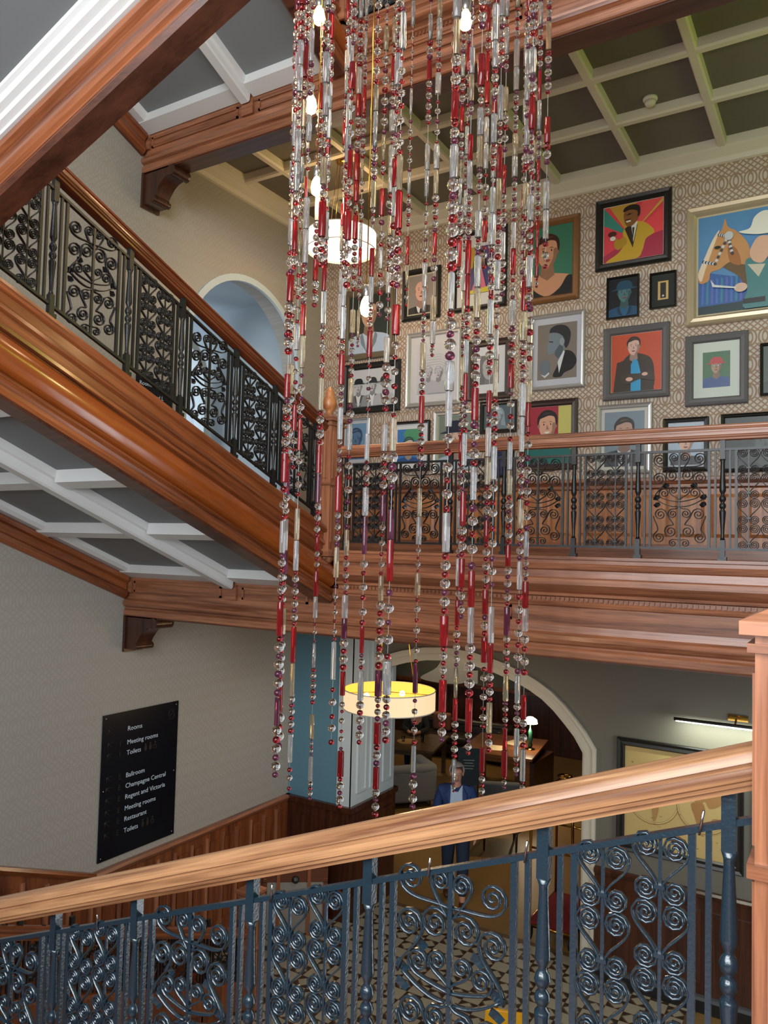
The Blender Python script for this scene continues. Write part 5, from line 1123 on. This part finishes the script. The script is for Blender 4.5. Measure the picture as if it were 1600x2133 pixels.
def head_parts(t, X, hz, hair_m, cy=-.01, beard=None):
    """face on a head centred at height hz, facing -Y"""
    e = lambda nm, mb, mat: link(nm, mb.mesh(nm), mat, t, X)
    for s_ in (-1, 1):
        e('eye', MB().ball((s_*.033, cy-.092, hz+.0), .012, 8, 6, (1, .7, .7)), plain('eye_white', srgb(210, 205, 200), .3)); e('iris', MB().ball((s_*.033, cy-.099, hz+.0), .006, 8, 5), M_['black'])
        e('eyebrow', MB().tube([(s_*.016, cy-.1, hz+.022), (s_*.035, cy-.1, hz+.03), (s_*.054, cy-.088, hz+.022)], .005, 6), hair_m)
        e('ear', MB().ball((s_*.083, cy-.0, hz-.005), .03, 8, 6, (.4, .7, 1)), skin_m)
    e('nose', MB().tube([(0, cy-.095, hz+.01), (0, cy-.115, hz-.025), (0, cy-.118, hz-.04), (0, cy-.095, hz-.048)], [.009, .014, .017, .01], 8), skin_m)
    e('mouth', MB().tube([(-.026, cy-.088, hz-.073), (0, cy-.099, hz-.075), (.026, cy-.088, hz-.073)], [.003, .0065, .003], 6), plain('lip_tone', srgb(150, 84, 78), .5))
    m = MB(); m.ball((0, cy+.012, hz+.038), .1, 16, 10, (.92, 1.08, .98)); me = m.mesh('hair')
    bm = bmesh.new(); bm.from_mesh(me); bmesh.ops.delete(bm, geom=[v for v in bm.verts if v.co.z < hz-.01-.9*(v.co.y-cy)*(1 if v.co.y > cy else 0) or (v.co.y < cy-.045 and v.co.z < hz+.075)], context='VERTS'); bm.to_mesh(me); bm.free()
    h = link('hair', me, hair_m, t, X); sm = h.modifiers.new('t', 'SOLIDIFY'); sm.thickness = .014; sm.offset = 1
    if beard: e('beard', MB().ball((0, cy-.045, hz-.085), .062, 12, 8, (1, .85, .75)), beard)
# --- walking man in blue blazer
pm = thing('person', 'person in blue blazer and pale shirt walking through the arch', 'person', (-4.62, 9.65, 0))
Xp = RZ((-4.62, 9.7, 0), radians(26)) @ Matrix.Scale(1.015, 4)
V = [(0, 0, .96, .14, .11), (0, -.0, 1.12, .135, .105), (0, 0, 1.28, .15, .10), (0, .01, 1.40, .10, .07), (0, 0, 1.54, .052), (0, -.01, 1.65, .082, .092), (0, -.015, 1.73, .075, .085)]
E_ = [(0, 1), (1, 2), (2, 3), (3, 4), (4, 5), (5, 6)]
for s_ in (-1, 1):
    n = len(V); f = -s_
    V += [(s_*.17, .01, 1.39, .05), (s_*.24, .04*f, 1.18, .045), (s_*.26, -.04+.1*f, .95, .032)]; E_ += [(3, n), (n, n+1), (n+1, n+2)]; hand(V, E_, n+2, (0, -.25, -1), (0, -1, 0))
    n = len(V); st = .17*s_
    V += [(s_*.095, -.02, .86, .1), (s_*.1, -.05-st*.5, .5, .06), (s_*.1, .02-st*1.15, .1, .045), (s_*.105, -.12-st*1.15, .04, .04, .03)]; E_ += [(0, n), (n, n+1), (n+1, n+2), (n+2, n+3)]
skin('body', V, E_, skin_m, pm, Xp)
hg = plain('grey_hair', srgb(150, 142, 134), .8, bump=.5, bscale=120); head_parts(pm, Xp, 1.655, hg)
bl = plain('blue_blazer_cloth', srgb(38, 62, 112), .8, bump=.2, bscale=300); jean = plain('dark_jeans', srgb(26, 40, 62), .85, bump=.2, bscale=300); shirt = plain('pale_blue_shirt', srgb(176, 196, 222), .8)
JV = [(0, 0, .84, .19, .155), (0, 0, 1.02, .175, .145), (0, 0, 1.2, .185, .145), (0, .005, 1.38, .2, .135), (0, .02, 1.485, .13, .09)]; JE = [(0, 1), (1, 2), (2, 3), (3, 4)]
for s_ in (-1, 1):
    n = len(JV); f = -s_; JV += [(s_*.2, .01, 1.43, .085), (s_*.255, .04*f, 1.18, .068), (s_*.268, -.04+.09*f, .97, .052)]; JE += [(3, n), (n, n+1), (n+1, n+2)]
skin('blazer', JV, JE, bl, pm, Xp)
lk2 = lambda nm, mb, mat: link(nm, mb.mesh(nm), mat, pm, Xp)
lk2('shirt', MB().extr([(-.075, -.118, 1.50), (-.02, -.13, 1.45), (.02, -.13, 1.45), (.075, -.118, 1.50), (.085, -.15, 1.3), (.07, -.152, .98), (-.07, -.152, .98), (-.085, -.15, 1.3)], (0, -.022, 0)), shirt)
for s_ in (-1, 1):
    lk2('lapel', MB().extr([(s_*.08, -.12, 1.51), (s_*.135, -.13, 1.42), (s_*.12, -.155, 1.3), (s_*.06, -.16, 1.0), (s_*.085, -.155, 1.3)], (0, -.03, 0)), bl)
    lk2('collar', MB().extr([(s_*.02, -.13, 1.45), (s_*.075, -.1, 1.53), (s_*.09, -.11, 1.47), (s_*.05, -.14, 1.41)], (0, -.02, 0)), shirt)
TV = [(0, 0, .95, .15, .12)]; TE = []
for s_ in (-1, 1):
    n = len(TV); st = .17*s_; TV += [(s_*.095, -.02, .84, .115), (s_*.1, -.05-st*.5, .5, .085), (s_*.1, .02-st*1.15, .1, .068)]; TE += [(0, n), (n, n+1), (n+1, n+2)]
skin('trousers', TV, TE, jean, pm, Xp)
for s_ in (-1, 1):
    st = .17*s_; lk2('shoe', MB().ball((s_*.103, -.07-st*1.15, .045), .1, 12, 8, (.5, 1.35, .46)), plain('brown_shoe_leather', srgb(84, 50, 32), .4))
# --- seated man at the table
ps = thing('person', 'bearded person in dark jumper seated at the dining table', 'person', (-8.15, 15.05, 0)); Xq = RZ((-8.15, 15.05, 0), radians(18))
V = [(0, 0, .55, .15, .12), (0, .0, .75, .14, .11), (0, -.02, .93, .16, .11), (0, -.02, 1.06, .11, .08), (0, -.03, 1.14, .055), (0, -.05, 1.25, .082, .09), (0, -.055, 1.33, .074, .084)]
E_ = [(0, 1), (1, 2), (2, 3), (3, 4), (4, 5), (5, 6)]
for s_ in (-1, 1):
    n = len(V); V += [(s_*.18, -.02, 1.03, .062), (s_*.26, -.14, .84, .046), (s_*.1, -.36, .81, .032)]; E_ += [(3, n), (n, n+1), (n+1, n+2)]; hand(V, E_, n+2, (-s_*.5, -1, 0), (-s_, 0, .3))
    n = len(V); V += [(s_*.1, -.1, .52, .09), (s_*.12, -.42, .5, .065), (s_*.12, -.40, .1, .045), (s_*.12, -.52, .04, .04)]; E_ += [(0, n), (n, n+1), (n+1, n+2), (n+2, n+3)]
skin('body', V, E_, skin_m, ps, Xq); head_parts(ps, Xq, 1.255, plain('dark_hair', srgb(50, 38, 30), .8), -.045, plain('brown_beard', srgb(92, 62, 44), .9))
JV = [(0, 0, .52, .17, .14), (0, 0, .75, .165, .13), (0, -.02, .95, .185, .13), (0, -.015, 1.09, .12, .09)]; JE = [(0, 1), (1, 2), (2, 3)]
for s_ in (-1, 1):
    n = len(JV); JV += [(s_*.19, -.02, 1.03, .08), (s_*.265, -.14, .84, .062), (s_*.12, -.34, .815, .046)]; JE += [(2, n), (n, n+1), (n+1, n+2)]
skin('jumper', JV, JE, plain('charcoal_knit', srgb(40, 42, 40), .9, bump=.4, bscale=260), ps, Xq)
TV = [(0, 0, .54, .16, .13)]; TE = []
for s_ in (-1, 1):
    n = len(TV); TV += [(s_*.1, -.1, .52, .1), (s_*.12, -.42, .5, .08), (s_*.12, -.40, .1, .06)]; TE += [(0, n), (n, n+1), (n+1, n+2)]
skin('trousers', TV, TE, jean, ps, Xq)
dc = thing('dining_chair', 'plain wooden chair under the seated person', 'chair', (-8.15, 15.1, 0)); lc = lambda nm, mb: link(nm, mb.mesh(nm), wt, dc, Xq)
lc('seat', MB().box(-.22, .22, -.2, .24, .36, .40)); lc('backrest', MB().box(-.22, .22, .24, .27, .6, .95))
for x in (-.2, .2):
    lc('leg', MB().box(x-.02, x+.02, -.18, -.14, 0, .36)); lc('leg', MB().box(x-.02, x+.02, .23, .27, 0, .95))
# cable ties left on the foreground rail
for x in (-.32, -.76, -1.05, -1.62, -2.45):
    z = zN(x, 4.155); MB().tube([(x, 2.025, z-.012), (x+.006, 2.02, z+.02), (x+.012, 2.015, z+.05)], .0035, 5).build('cable_tie', M_['steel'], b5)
